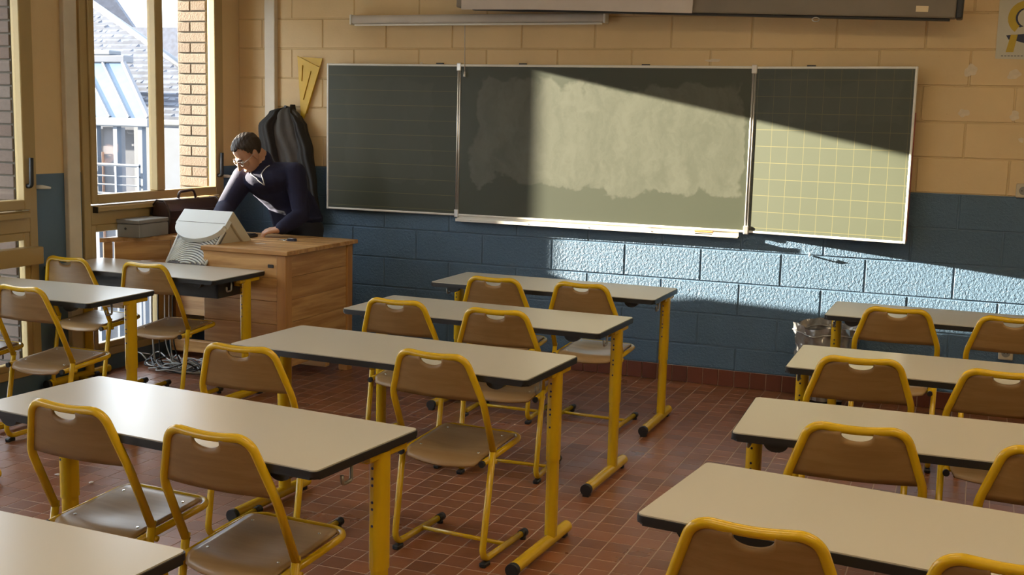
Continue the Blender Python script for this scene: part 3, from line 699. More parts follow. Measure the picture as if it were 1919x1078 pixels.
for y in (-0.26, 0.26): tube('edge_binding', [(p[0], y, p[1]) for p in prof[1:]], 0.006, 'leather', bc)
box('flap', 0.070, 0.082, -0.25, 0.25, 0.095, 0.150, 'leather', bc, 0.004); box('clasp', 0.078, 0.088, -0.02, 0.02, 0.080, 0.110, 'chrome', bc, 0.002)

# cables under the desk
def cable(name, pts, r, mat, label):
    cu = [Vector(p) for p in pts]; out = []
    for i in range(len(cu) - 1):
        p0, p1, p2, p3 = cu[max(i - 1, 0)], cu[i], cu[i + 1], cu[min(i + 2, len(cu) - 1)]
        for k in range(6):
            t = k / 6; out.append(0.5 * ((2 * p1) + (p2 - p0) * t + (2 * p0 - 5 * p1 + 4 * p2 - p3) * t * t + (3 * p1 - p0 - 3 * p2 + p3) * t ** 3))
    out.append(cu[-1]); return tag(tube(name, out, r, mat, None, 7), label, 'cable', 'cables heaped under the teacher desk')
rc = random.Random(5)
for k in range(11):
    cx, cy = -1.10 + rc.uniform(-0.16, 0.20), -1.27 + rc.uniform(-0.08, 0.08); pts = []
    grey = k % 3 != 2
    if k < 6:
        hx = -1.30 + 0.035 * k + rc.uniform(-0.02, 0.02); pts += [(hx, -1.20, 0.60), (hx + 0.02, -1.24, 0.40), (hx + 0.05, -1.27, 0.18), (hx + 0.09, -1.27, 0.03)]
    a0 = rc.uniform(0, 6.28); loops = rc.randint(10, 18)
    for j in range(loops):
        a = a0 + j * 0.75; rx, ry = rc.uniform(0.09, 0.20), rc.uniform(0.04, 0.10)
        pts.append((cx + rx * math.cos(a), cy + ry * math.sin(a), 0.008 + 0.010 * k * rc.uniform(0.1, 1.0)))
    if k in (6, 7): pts += [(-0.93, -1.20, 0.01), (-0.84, -1.12, 0.008), (-0.88, -1.05, 0.008), (-0.74, -1.10, 0.008), (-0.68, -1.02, 0.008)]
    cable('cable', pts, 0.0042 if grey else 0.0048, 'cable_grey' if grey else 'cable_black', ('grey cable' if grey else 'black cable') + (' hanging from the desk recess into the tangle below' if k < 6 else (' trailing out of the tangle across the tiles' if k in (6, 7) else ' coiled in the tangle under teacher desk')))
# ------------------------------------------------------------------ pupils' desks
DH = 0.731
def make_desk(W):
    D = 0.508
    r = empty('school_desk')
    top = mesh_obj('tabletop', add_prism(bmesh.new(), rounded_rect(0.004, W - 0.004, 0.004, D - 0.004, 0.016), DH - 0.004, DH), 'laminate', r)
    bm = add_prism(bmesh.new(), rounded_rect(0, W, 0, D, 0.02), DH - 0.026, DH - 0.0035)
    bmesh.ops.bevel(bm, geom=[e for e in bm.edges if abs(e.verts[0].co.z - e.verts[1].co.z) < 1e-5 and e.verts[0].co.z < DH - 0.02], offset=0.007, segments=2, affect='EDGES')
    auto_smooth(mesh_obj('edge_band', bm, 'black', top))
    yc = D - 0.168
    for s, x in ((-1, 0.028), (1, W - 0.028)):
        lg = mesh_obj('leg', add_prism(bmesh.new(), rounded_rect(x - 0.022, x + 0.022, yc - 0.029, yc + 0.029, 0.0215), 0.045, 0.40), 'yellow', r); auto_smooth(lg)
        sl = mesh_obj('sleeve', add_prism(bmesh.new(), rounded_rect(x - 0.025, x + 0.025, yc - 0.033, yc + 0.033, 0.0245), 0.352, DH - 0.03), 'yellow', lg); auto_smooth(sl)
        for z in (0.655, 0.625, 0.605, 0.555, 0.535, 0.485): cyl('adjustment_hole', (x - 0.004, yc - 0.031, z), (x - 0.004, yc - 0.0338, z), 0.0042, 'black', lg, seg=8)
        ft = mesh_obj('foot_tube', add_cyl(bmesh.new(), (x, -0.005, 0.033), (x, D + 0.0, 0.033), 0.0235, None, 16), 'yellow', lg); auto_smooth(ft)
        cyl('foot_cap', (x, -0.028, 0.031), (x, -0.004, 0.031), 0.0255, 'black', lg); cyl('foot_cap', (x, D, 0.033), (x, D + 0.008, 0.033), 0.0225, 'yellow', lg, r1=0.014)
        box('foot_pad', x - 0.012, x + 0.012, D - 0.05, D - 0.015, 0.0, 0.014, 'black', lg); box('foot_pad', x - 0.014, x + 0.014, -0.026, 0.008, 0.0, 0.012, 'black', lg)
        box('top_bracket', x - 0.017, x + 0.017, yc - 0.07, D - 0.05, DH - 0.050, DH - 0.027, 'yellow', lg, 0.004)
        hx = x - s * 0.004
        hk = fillet([(hx, 0.205, DH - 0.028), (hx, 0.205, DH - 0.082), (hx, 0.163, DH - 0.084), (hx, 0.160, DH - 0.058)], 0.010, 4)
        tube('bag_hook', hk, 0.0055, 'hook', r, 7)
        bx_ = x - s * 0.105
        bm = bmesh.new(); pts = [(0.036 * math.cos(R(a)), -0.026 * math.sin(R(a))) for a in range(0, 181, 18)]
        add_prism(bm, pts, -0.03, 0.0); bmesh.ops.rotate(bm, verts=bm.verts, cent=(0, 0, 0), matrix=Matrix.Rotation(R(90), 3, 'X'))
        mesh_obj('rail_end_cap', bm, 'black', r, (bx_, 0.02, DH - 0.026))
    box('cross_beam', 0.06, W - 0.06, yc - 0.015, yc + 0.015, DH - 0.075, DH - 0.027, 'yellow', r, 0.004)
    return r
desk13 = make_desk(1.297); desk12 = make_desk(1.19)
GD = 'beige topped yellow legged school desks'
DESKS = [  # name, x, y of near-left corner, rotation, prototype, label
 ('D1', 0.782, -1.400, -0.1, desk13, 'beige two-seat school desk, middle column, first row before the chalkboard'),
 ('D2', 0.824, -2.453, -1.5, desk13, 'beige two-seat school desk, middle column, second row from the chalkboard'),
 ('D3', 0.878, -3.438, -2.6, desk13, 'beige two-seat school desk, middle column, third row from the chalkboard'),
 ('D4', 0.786, -4.629, -5.5, desk13, 'beige two-seat school desk, middle column, fourth row from the chalkboard'),
 ('R1', 2.939, -1.419, -0.2, desk13, 'beige two-seat school desk in front of the waste bin'),
 ('R2', 2.963, -2.797, 0.4, desk13, 'beige two-seat school desk, column behind the waste bin, second row'),
 ('R3', 2.969, -3.865, 1.9, desk13, 'beige two-seat school desk, column behind the waste bin, third row'),
 ('R4', 2.912, -4.705, -6.6, desk13, 'beige two-seat school desk, column behind the waste bin, fourth row'),
 ('L1', -0.234, -1.998, 0.4, desk12, 'shorter beige school desk with dark tray, window column, beside teacher desk'),
 ('L2', -0.262, -2.940, 1.5, desk12, 'shorter beige school desk, window column, second row from the front'),
 ('L3', -0.300, -3.950, 2.0, desk12, 'shorter beige school desk, window column, third row from the front'),
 ('D5', 2.127, -5.339, -2.0, desk13, 'beige two-seat school desk, middle column, fifth row from the chalkboard'),
]
first = set(); deskobj = {}
for nm, x, y, a, proto, lab in DESKS:
    o = proto if id(proto) not in first else copy_tree(proto); first.add(id(proto))
    Wd = 1.297 if proto is desk13 else 1.19; ca, sa = math.cos(R(a)), math.sin(R(a))
    if nm[0] == 'L': x, y = x - Wd * ca, y - Wd * sa
    if nm == 'D5': x, y = x - Wd * ca + 0.508 * sa, y - Wd * sa - 0.508 * ca
    o.location = (x, y, 0); o.rotation_euler = (0, 0, R(a)); tag(o, lab, 'desk', GD); deskobj[nm] = o
ut = deskobj['L1']
bm = bmesh.new(); add_box(bm, 0.10, 1.09, 0.17, 0.19, DH - 0.125, DH - 0.027); add_box(bm, 0.10, 1.09, 0.17, 0.42, DH - 0.130, DH - 0.124); add_box(bm, 1.075, 1.09, 0.17, 0.42, DH - 0.125, DH - 0.027); add_box(bm, 0.10, 0.115, 0.17, 0.42, DH - 0.125, DH - 0.027)
mesh_obj('under_tray', bm, 'dark_box', ut)

# ------------------------------------------------------------------ pupils' chairs (local: y forward, origin under the seat joint)
def make_chair():
    r = empty('school_chair')
    hoop = fillet([(-0.190, 0.0, 0.425), (-0.190, -0.088, 0.625), (-0.132, -0.130, 0.797), (0.0, -0.135, 0.786), (0.132, -0.130, 0.797), (0.190, -0.088, 0.625), (0.190, 0.0, 0.425)], [0, 0.14, 0.055, 0.6, 0.055, 0.14, 0], 8)
    hp = tube('back_frame', hoop, 0.0128, 'yellow', r, 12)
    for s in (-1, 1):
        x = s * 0.190
        lg = tube('leg', fillet([(x, 0.0, 0.445), (x * 0.985, -0.072, 0.026), (x * 0.985, 0.27, 0.026)], 0.045, 8), 0.0125, 'yellow', r, 12)
        cyl('front_cap', (x * 0.985, 0.265, 0.024), (x * 0.985, 0.305, 0.024), 0.0165, 'black', lg, seg=12)
        box('rear_pad', x * 0.985 - 0.014, x * 0.985 + 0.014, -0.067, -0.022, 0.0, 0.018, 'black', lg, 0.004)
        cyl('pad_foot', (x * 0.985, 0.285, 0.0), (x * 0.985, 0.285, 0.012), 0.013, 'black', lg, seg=10)
    sf = tube('seat_frame', fillet([(-0.172, -0.052, 0.390), (-0.172, 0.295, 0.416), (0.172, 0.295, 0.416), (0.172, -0.052, 0.390)], 0.055, 8), 0.0115, 'yellow', r, 10)
    for x in (-0.172, 0.172): cyl('end_plug', (x, -0.060, 0.3895), (x, -0.048, 0.3905), 0.0125, 'black', sf, seg=12)
    tube('stretcher', [(-0.185, 0.135, 0.028), (0.185, 0.135, 0.028)], 0.0085, 'yellow', r, 8)
    tube('crossbar', [(-0.200, 0.010, 0.388), (0.200, 0.010, 0.388)], 0.0095, 'yellow', r, 8)
    # backrest with half-moon hand hole under the top tube
    def hw(z): t = max(0.0, min(1.0, (z - 0.625) / 0.172)); return 0.187 - 0.058 * t - 0.016 * max(0, t - 0.72) / 0.28
    def yb(z): return -0.088 - 0.040 * max(0, min(1, (z - 0.625) / 0.161))
    def bf(u, v):
        s = -1 + 2 * u; xt = s * 0.124; zt = 0.789
        if abs(xt) < 0.046: zt = 0.783 - 0.027 * math.sqrt(max(0, 1 - (xt / 0.046) ** 2))
        zt -= 0.012 * max(0, abs(s) - 0.86) / 0.14
        z = 0.632 + (zt - 0.632) * v
        return (s * hw(z), yb(z) - 0.020 * (1 - s * s) + 0.004, z)
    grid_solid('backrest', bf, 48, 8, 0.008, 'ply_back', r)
    def sfn(u, v):
        s, y = -1 + 2 * u, -0.060 + 0.345 * v
        hwid = 0.158
        if v > 0.88: hwid -= 0.05 * ((v - 0.88) / 0.12) ** 2.2
        if v < 0.12: hwid -= 0.018 * ((0.12 - v) / 0.12) ** 2
        x = s * hwid
        yy = y - 0.024 * (1 - s * s) * (1 - v) ** 3
        z = 0.4005 + 0.026 * min(1, (v + 0.0) / 0.9) - 0.012 * math.exp(-((x / 0.10) ** 2 + ((yy - 0.09) / 0.10) ** 2)) - 0.030 * max(0, (0.16 - v) / 0.16) ** 2 * (1 - 0.3 * s * s)
        if v > 0.9: z -= 0.010 * ((v - 0.9) / 0.1) ** 2
        return (x, yy, z)
    st = grid_solid('seat', sfn, 18, 22, 0.009, 'ply', r)
    for (u, v) in ((0.11, 0.22), (0.89, 0.22), (0.12, 0.80), (0.88, 0.80)):
        p = sfn(u, v); cyl('rivet', (p[0], p[1], p[2] + 0.003), (p[0], p[1], p[2] + 0.0065), 0.0062, 'chrome', st, r1=0.004, seg=10)
    return r
chair0 = make_chair(); GC = 'yellow tube school chairs with plywood seats'
CH = [  # top-bar centre x, y, rotation, label
 (1.816, -3.521, -4.0, 'yellow tube chair, aisle-side seat of middle-column desk, third row'),
 (1.150, -3.750, 2.5, 'yellow tube chair, window-side seat of middle-column desk, third row'),
 (1.224, -1.532, 1.0, 'yellow tube chair, window-side seat of middle-column desk, first row'),
 (1.705, -1.493, -2.5, 'yellow tube chair, aisle-side seat of middle-column desk, first row'),
 (1.133, -2.490, 0.0, 'yellow tube chair, window-side seat of middle-column desk, second row'),
 (1.645, -2.513, 3.0, 'yellow tube chair, aisle-side seat of middle-column desk, second row'),
 (1.223, -4.704, -3.0, 'yellow tube chair, window-side seat of middle-column desk, fourth row'),
 (1.752, -4.761, -3.0, 'yellow tube chair, aisle-side seat of middle-column desk, fourth row'),
 (-1.200, -2.055, -1.0, 'yellow tube chair at short window-column desk, seat against the window pier'),
 (-0.661, -2.045, 0.0, 'yellow tube chair at short window-column desk before the pine teacher desk'),
 (-0.579, -3.040, -1.7, 'yellow tube chair, aisle-side seat of window-column desk, second row'),
 (-1.120, -3.060, 0.0, 'yellow tube chair, window-side seat of window-column desk, second row'),
 (3.287, -1.505, 2.0, 'yellow tube chair at the desk before the waste bin, bin side'),
 (3.795, -1.510, 2.0, 'yellow tube chair at the desk before the waste bin, far from bin'),
 (3.247, -2.850, 6.0, 'yellow tube chair, aisle-side seat, second row behind the waste bin'),
 (3.745, -2.853, 3.0, 'yellow tube chair, outer seat, second row behind the waste bin'),
 (3.335, -3.892, 5.0, 'yellow tube chair, aisle-side seat, third row behind the waste bin'),
 (3.860, -3.908, 3.0, 'yellow tube chair, outer seat, third row behind the waste bin'),
 (3.219, -4.869, 0.0, 'yellow tube chair, aisle-side seat, fourth row behind the waste bin'),
 (3.728, -4.861, 0.0, 'yellow tube chair, outer seat, fourth row behind the waste bin'),
]
for i, (x, y, a, lab) in enumerate(CH):
    o = chair0 if i == 0 else copy_tree(chair0)
    o.location = (x - 0.130 * math.sin(R(a)), y + 0.130 * math.cos(R(a)), 0); o.rotation_euler = (0, 0, R(a)); tag(o, lab, 'chair', GC)

# ------------------------------------------------------------------ waste bin
wb_ = empty('waste_bin', (2.83, -0.27, 0)); tag(wb_, 'waste bin with crumpled plastic liner against the blue wall', 'bin')
cyl('bucket', (0, 0, 0), (0, 0, 0.44), 0.110, 'bin_dark', wb_, r1=0.146, seg=28)
def liner(u, v):
    a = 2 * math.pi * u; z = 0.06 + 0.435 * v
    r_ = 0.140 + 0.045 * v + 0.010 * math.sin(7 * a + 9 * v) * (0.4 + 0.6 * v) + 0.006 * math.sin(17 * a - 13 * v) + 0.006 * math.sin(11 * a + 31 * v)
    return (r_ * math.cos(a), r_ * math.sin(a), z + 0.010 * math.sin(4 * a) * v)
ln = closed_loft('liner', liner, 72, 24, 'liner', wb_)
bm = bmesh.new(); bm.from_mesh(ln.data); bm.faces.ensure_lookup_table()
bmesh.ops.delete(bm, geom=[f for f in bm.faces if len(f.verts) > 4], context='FACES'); bm.to_mesh(ln.data); bm.free()
tube('liner_rim', [tuple(Vector(liner(k / 48, 0.9)) * 1.0) for k in range(49)], 0.006, 'liner', wb_, 6)
b_ = bmesh.new(); bmesh.ops.create_circle(b_, cap_ends=True, radius=0.155, segments=28); mesh_obj('dark_inside', b_, 'bin_dark', wb_, (0, 0, 0.441))

# paper bits on the floor
for x, y, lab in ((-0.16, -3.28, 'tiny white paper crumb on the tiles beside the window aisle'), (0.05, -3.30, 'small flat white paper bit on the tiles under the desk')):
    b_ = bmesh.new(); bmesh.ops.create_icosphere(b_, subdivisions=1, radius=0.012)
    for v in b_.verts: v.co = Vector((v.co.x * random.uniform(0.8, 1.5), v.co.y * random.uniform(0.7, 1.2), max(v.co.z * 0.5, -0.004) + 0.004))
    tag(mesh_obj('paper_bit', b_, 'shirt', None, (x, y, 0.0)), lab, 'paper')
# ------------------------------------------------------------------ the man leaning over the desk
def blobs_to_mesh(name, spheres, voxel, mat, parent=None, smooth_it=4):
    """spheres: list of (centre, radii(3), 3x3 axes or None); fused into one continuous surface"""
    bm = bmesh.new(); bmesh.ops.create_uvsphere(bm, u_segments=14, v_segments=10, radius=1.0); bm.verts.index_update()
    sv = np.array([v.co[:] for v in bm.verts]); sfc = [[v.index for v in f.verts] for f in bm.faces]; bm.free()
    V_, F_ = [], []
    for c, rad, ax in spheres:
        m = np.identity(3) if ax is None else np.array(ax); b0 = len(sv) * len(V_)
        V_.append((sv * np.array(rad)) @ m.T + np.array(c[:])); F_ += [[b0 + i for i in f] for f in sfc]
    me = bpy.data.meshes.new(name + '_src'); me.from_pydata(np.concatenate(V_).tolist(), [], F_); me.update()
    src = bpy.data.objects.new(name + '_src', me); COL.objects.link(src)
    md = src.modifiers.new('r', 'REMESH'); md.mode = 'VOXEL'; md.voxel_size = voxel; md.use_smooth_shade = True
    if smooth_it:
        s2 = src.modifiers.new('s', 'SMOOTH'); s2.factor = 0.5; s2.iterations = smooth_it
    dg = bpy.context.evaluated_depsgraph_get(); dg.update()
    out = bpy.data.meshes.new_from_object(src.evaluated_get(dg)); bpy.data.objects.remove(src); out.name = name
    out.materials.clear()
    return mesh_obj(name, out, mat, parent, smooth=True)
def chain(pts, step=0.35):
    out = []
    for (p, r0), (q, r1) in zip(pts, pts[1:]):
        p, q = Vector(p), Vector(q); n = max(2, int((q - p).length / (min(r0, r1) * step)) + 1)
        for k in range(n + 1):
            t = k / n; r = r0 + (r1 - r0) * t; out.append((p.lerp(q, t), (r, r, r), None))
    return out
SHL, ELL, WRL = Vector((-0.600, -0.60, 1.255)), Vector((-0.530, -0.635, 0.985)), Vector((-0.575, -0.815, 0.905))
SHR, ELR, WRR = Vector((-0.950, -0.67, 1.215)), Vector((-1.020, -0.785, 1.02)), Vector((-0.940, -0.985, 0.930))
PEL, MID, CHE, NEC = Vector((-0.690, -0.43, 0.93)), Vector((-0.715, -0.47, 1.05)), Vector((-0.775, -0.58, 1.175)), Vector((-0.818, -0.645, 1.300))
HC = Vector((-0.872, -0.735, 1.383))
F = Vector((-0.36, -0.68, -0.76)).normalized(); U0 = Vector((-0.10, -0.25, 1)); S = F.cross(U0).normalized(); U = S.cross(F).normalized()
HM = Matrix((S, F, U)).transposed()                # columns: side, forward, up
def h(s, f, u): return HC + S * s + F * f + U * u
def hell(s, f, u, a, b, c): return (h(s, f, u), (a, b, c), HM)
def torso(extra, z=1.0):
    ax = (SHL - SHR).normalized(); ay = Vector((0, 0, 1)).cross(ax).normalized(); az = ax.cross(ay); A = Matrix((ax, ay, az)).transposed()
    out = []
    key = [(PEL, 0.165, 0.115), (MID, 0.155, 0.110), (CHE, 0.175, 0.115), ((SHL + SHR) / 2 + Vector((0.0, -0.02, -0.02)), 0.165, 0.085)]
    for (p, a, b), (q, c, d) in zip(key, key[1:]):
        for k in range(5):
            t = k / 4; out.append((p.lerp(q, t), (a + (c - a) * t + extra, b + (d - b) * t + extra, 0.075 + extra), A))
    return out
def arm(sh, el, wr, e, cuff=1.0):
    w2 = el.lerp(wr, cuff)
    return chain([(sh, 0.062 + e), (sh.lerp(el, 0.5), 0.052 + e), (el, 0.043 + e), (el.lerp(w2, 0.4), 0.042 + e), (w2, 0.030 + e)], 0.5)
def hand(wr, d, nrm, side, spread, curl):
    """wrist, forward direction, back-of-hand normal, thumb side"""
    d = d.normalized(); nrm = (nrm - d * nrm.dot(d)).normalized(); lat = d.cross(nrm).normalized() * side
    out = chain([(wr - d * 0.01, 0.025), (wr + d * 0.03, 0.024)], 0.4)
    for k in range(4):
        o_ = lat * (0.030 - 0.020 * k); kn = wr + d * (0.082 - 0.004 * abs(k - 1)) + o_ + nrm * 0.008
        out += chain([(wr + d * 0.02 + o_ * 0.6, 0.015), (kn, 0.0115)], 0.4)
        L = (0.040, 0.044, 0.041, 0.033)[k]; dd = (d + lat * (0.12 - 0.09 * k) * spread).normalized()
        p1 = kn + dd * L * math.cos(curl) - nrm * L * math.sin(curl) * 0.5 + nrm * 0.004
        p2 = p1 + dd * L * 0.62 * math.cos(curl * 1.9) - nrm * L * 0.62 * math.sin(curl * 1.9)
        p3 = p2 + dd * L * 0.42 * math.cos(curl * 2.5) - nrm * L * 0.42 * math.sin(curl * 2.5)
        out += chain([(kn, 0.0105), (p1, 0.0092), (p2, 0.0082), (p3, 0.0070)], 0.4)
    t0 = wr + d * 0.018 + lat * 0.024; t1 = t0 + d * 0.030 + lat * 0.026 - nrm * 0.010; t2 = t1 + d * 0.030 + lat * 0.006 - nrm * 0.006
    out += chain([(t0, 0.0145), (t1, 0.0115), (t2, 0.0085)], 0.4)
    return out
body = torso(0.0) + arm(SHL, ELL, WRL, 0) + arm(SHR, ELR, WRR, 0)
body += chain([(CHE, 0.07), (NEC, 0.060), (h(0, -0.045, -0.085), 0.056), (h(0, -0.03, -0.02), 0.056)], 0.4)
body += [hell(0, -0.012, 0.035, 0.076, 0.097, 0.086), hell(0, 0.028, -0.03, 0.064, 0.070, 0.085), hell(0, 0.050, -0.088, 0.040, 0.036, 0.030), hell(0, 0.082, 0.018, 0.048, 0.016, 0.012),
         hell(0, 0.090, -0.070, 0.024, 0.014, 0.007), hell(0, 0.088, -0.082, 0.021, 0.013, 0.007), hell(0.042, 0.070, -0.022, 0.020, 0.018, 0.018), hell(-0.042, 0.070, -0.022, 0.020, 0.018, 0.018)]
body += chain([(h(0, 0.094, 0.012), 0.009), (h(0, 0.112, -0.022), 0.012), (h(0, 0.120, -0.034), 0.0125)], 0.4) + [hell(0.013, 0.104, -0.037, 0.008, 0.010, 0.007), hell(-0.013, 0.104, -0.037, 0.008, 0.010, 0.007)]
for s in (-1, 1): body += [hell(s * 0.077, -0.004, -0.008, 0.009, 0.021, 0.033), hell(s * 0.081, -0.014, 0.006, 0.008, 0.012, 0.022), hell(s * 0.078, 0.004, -0.034, 0.007, 0.009, 0.010)]
body += hand(WRL, Vector((-0.86, -0.28, -0.25)), Vector((0.12, -0.25, 1)), 1, 1.9, 0.50)
body += hand(WRR, Vector((0.25, -0.75, -0.62)), Vector((0.0, -0.5, 0.85)), -1, 0.8, 0.35)
for x in (-0.095, 0.095):
    hp_ = PEL + Vector((x, 0.01, -0.06)); kn_ = Vector((hp_.x, -0.46, 0.50)); an_ = Vector((hp_.x, -0.40, 0.09))
    body += chain([(hp_, 0.085), (kn_, 0.055), (an_, 0.038)], 0.5)
person = blobs_to_mesh('person', body, 0.0045, 'skin', None, 3)
tag(person, 'man in navy sweater and glasses leaning over the pine desk, hand on keyboard', 'person')
sw = torso(0.016) + arm(SHL, ELL, WRL, 0.014, 0.93) + arm(SHR, ELR, WRR, 0.020, 0.93) + chain([(CHE + Vector((0, -0.02, 0.04)), 0.085), (NEC + Vector((0, 0.008, -0.005)), 0.072), (h(0, -0.048, -0.105), 0.061)], 0.4)
for sh_, ne in ((SHL, NEC), (SHR, NEC)): sw += chain([(sh_, 0.074), (ne + Vector((0, 0.02, -0.035)), 0.062)], 0.4)
for k in range(5):      # soft knit folds on the sleeves and at the waist
    for a_, b_2, o_ in ((ELL, WRL, 0.010), (ELR, WRR, 0.010)):
        p = a_.lerp(b_2, 0.12 + 0.2 * k); rr = 0.057 - 0.0025 * k; sw.append((p + Vector((0, 0, 0.004 * (-1) ** k)), (rr, rr, rr * 0.55), None))
sw += [(PEL + Vector((0, -0.01, 0.02)), (0.19, 0.14, 0.03), None)]
sweater = blobs_to_mesh('sweater', sw, 0.008, 'sweater', person, 3)
trs = [(PEL + Vector((0, 0.0, -0.03)), (0.172, 0.13, 0.09), None)]
for x in (-0.095, 0.095):
    hp_ = PEL + Vector((x, 0.01, -0.06)); kn_ = Vector((hp_.x, -0.46, 0.50)); an_ = Vector((hp_.x, -0.40, 0.09)); trs += chain([(hp_, 0.095), (kn_, 0.070), (an_, 0.055)], 0.5)
blobs_to_mesh('trousers', trs, 0.012, 'trouser', person, 3)
for x in (-0.095, 0.095):
    p = PEL.x + x
    blobs_to_mesh('shoe', [(Vector((p, -0.40, 0.045)), (0.045, 0.06, 0.044), None), (Vector((p, -0.485, 0.035)), (0.045, 0.10, 0.034), None)], 0.008, 'black', person, 2)
# hair: a cap around the cranium with a hairline cut away at the face
bm = bmesh.new(); bmesh.ops.create_uvsphere(bm, u_segments=120, v_segments=80, radius=1.0)
HL = [(0, 0.088), (22, 0.088), (42, 0.092), (58, 0.070), (72, 0.026), (84, -0.012), (96, -0.006), (112, -0.030), (140, -0.070), (180, -0.085)]
def hairline(a):
    for (a0, z0_), (a1, z1_) in zip(HL, HL[1:]):
        if a <= a1:
            t = (a - a0) / (a1 - a0); t = t * t * (3 - 2 * t); return z0_ + (z1_ - z0_) * t
    return HL[-1][1]
kill = []
for v in bm.verts:
    n = math.sin(v.co.x * 9 + v.co.z * 7) * 0.010 + math.sin(v.co.y * 23 + v.co.x * 17) * 0.008 + math.sin(v.co.x * 41 + v.co.y * 13) * 0.006
    v.co = Vector((v.co.x * 0.084, v.co.y * 0.107 - 0.014, v.co.z * 0.095 + 0.036)) * (1 + n)
for f in bm.faces:
    c = f.calc_center_median(); a = abs(math.degrees(math.atan2(c.x, c.y + 0.005)))
    if c.z < hairline(a) + 0.004 * math.sin(a * 0.9): kill.append(f)
bmesh.ops.delete(bm, geom=kill, context='FACES')
bmesh.ops.transform(bm, matrix=Matrix.Translation(HC) @ HM.to_4x4(), verts=bm.verts)
hair = mesh_obj('hair', bm, 'hair', person, smooth=True)
sm = hair.modifiers.new('thick', 'SOLIDIFY'); sm.thickness = 0.012; sm.offset = -1
# glasses
gl = bmesh.new()
for s in (-1, 1):
    add_tube(gl, [h(s * 0.034 + 0.026 * math.cos(R(a)), 0.104 - 0.006 * abs(math.cos(R(a))), 0.000 + 0.017 * math.sin(R(a))) for a in range(0, 361, 24)], 0.0018, 6)
    add_tube(gl, [h(s * 0.060, 0.098, 0.003), h(s * 0.080, 0.06, 0.004), h(s * 0.086, -0.005, 0.006)], 0.0018, 6)
add_tube(gl, [h(-0.008, 0.106, 0.003), h(0.008, 0.106, 0.003)], 0.0018, 6)
mesh_obj('glasses', gl, 'alu', person, smooth=True)
for s in (-1, 1):
    ey = bmesh.new(); bmesh.ops.create_uvsphere(ey, u_segments=12, v_segments=8, radius=0.0105, matrix=Matrix.Translation(h(s * 0.032, 0.083, -0.001)))
    eye = mesh_obj('eye', ey, 'shirt', person, smooth=True)
    iy = bmesh.new(); bmesh.ops.create_uvsphere(iy, u_segments=10, v_segments=8, radius=0.0055, matrix=Matrix.Translation(h(s * 0.032, 0.090, -0.004))); mesh_obj('iris', iy, 'hair', eye, smooth=True)
    tube('eyebrow', [h(s * 0.014, 0.100, 0.021), h(s * 0.034, 0.098, 0.027), h(s * 0.054, 0.084, 0.022)], 0.0035, 'hair', person, 6)
# thin white lines running down the sweater's neck to a V
dg = bpy.context.evaluated_depsgraph_get(); dg.update()
def on_sweater(p, off=0.003):
    ok, loc, nr, _ = sweater.closest_point_on_mesh(p); return loc + nr * off
def sweater_line(name, pts, r=0.004):
    fine = []
    pts = [Vector(p) for p in pts]
    for a, b in zip(pts, pts[1:]):
        for k in range(8): fine.append(on_sweater(a.lerp(b, k / 8)))
    fine.append(on_sweater(pts[-1])); return tube(name, fine, r, 'shirt', person, 7)
sweater_line('neck_line', [NEC + Vector((-0.07, -0.03, 0.0)), NEC + Vector((-0.02, -0.10, -0.06)), CHE + Vector((0.02, -0.13, 0.02))], 0.0030)
sweater_line('neck_line', [NEC + Vector((0.075, -0.04, 0.01)), NEC + Vector((0.055, -0.10, -0.05)), CHE + Vector((0.02, -0.13, 0.02))], 0.0030)

# ------------------------------------------------------------------ outside the windows
tag(box('ground_outside', -60, XL - 0.3, -60, 60, -3.3, -3.0, 'ground'), kind='structure')
nb = empty('neighbour_building', (-8.0, 10.0, -3.0)); tag(nb, 'pale neighbouring building with tiled roof and glass canopy outside the window', 'building')
def npart(name, bm, mat, sm=False):
    bmesh.ops.translate(bm, vec=(8.0, -10.0, 3.0), verts=bm.verts); return mesh_obj(name, bm, mat, nb, smooth=sm)
npart('wall', add_box(bmesh.new(), -10.56, -5.0, 10.0, 10.4, -3.0, 1.30), 'ext_wall')
npart('wall', add_box(bmesh.new(), -22.0, -10.56, 12.0, 12.4, -3.0, 1.50), 'ext_wall')
npart('return_wall', add_box(bmesh.new(), -10.86, -10.56, 10.0, 12.2, -3.0, 1.30), 'ext_wall')
npart('pilaster', add_box(bmesh.new(), -10.58, -10.40, 9.93, 10.05, -3.0, 1.28), 'ext_wall')
npart('cornice', add_box(bmesh.new(), -10.7, -5.0, 9.85, 10.1, 1.22, 1.36, 0.03), 'ext_wall'); npart('cornice', add_box(bmesh.new(), -10.65, -5.0, 9.92, 10.1, 1.00, 1.06, 0.01), 'ext_wall')
npart('gutter', add_box(bmesh.new(), -10.75, -5.0, 9.72, 9.90, 1.38, 1.50, 0.03), 'ext_trim')
# main tiled roof: stepped courses, cut along the hip that falls to the right
bm = bmesh.new(); eaveY, eaveZ, N, stp = 9.75, 1.50, 34, 0.105
for k in range(N):
    y0, z0 = eaveY + stp * k, eaveZ + stp * 0.95 * k
    d = y0 - eaveY; xr = -7.85 - d * 2.36          # hip edge
    xs_ = []; x = -24.0
    seg = 90
    for i in range(seg):
        a = -24.0 + (xr + 24.0) * i / seg; b = -24.0 + (xr + 24.0) * (i + 1) / seg; hz = random.uniform(0.0, 0.045)
        v = [bm.verts.new(p) for p in ((a, y0, z0), (b, y0, z0), (b, y0, z0 + 0.035 + hz), (a, y0, z0 + 0.035 + hz), (b, y0 + stp, z0 + stp * 0.95 + 0.006), (a, y0 + stp, z0 + stp * 0.95 + 0.006))]
        bm.faces.new((v[0], v[1], v[2], v[3])); bm.faces.new((v[3], v[2], v[4], v[5]))
rf = npart('roof_tiles', bm, 'ext_roof'); rf['kind'] = 'stuff'
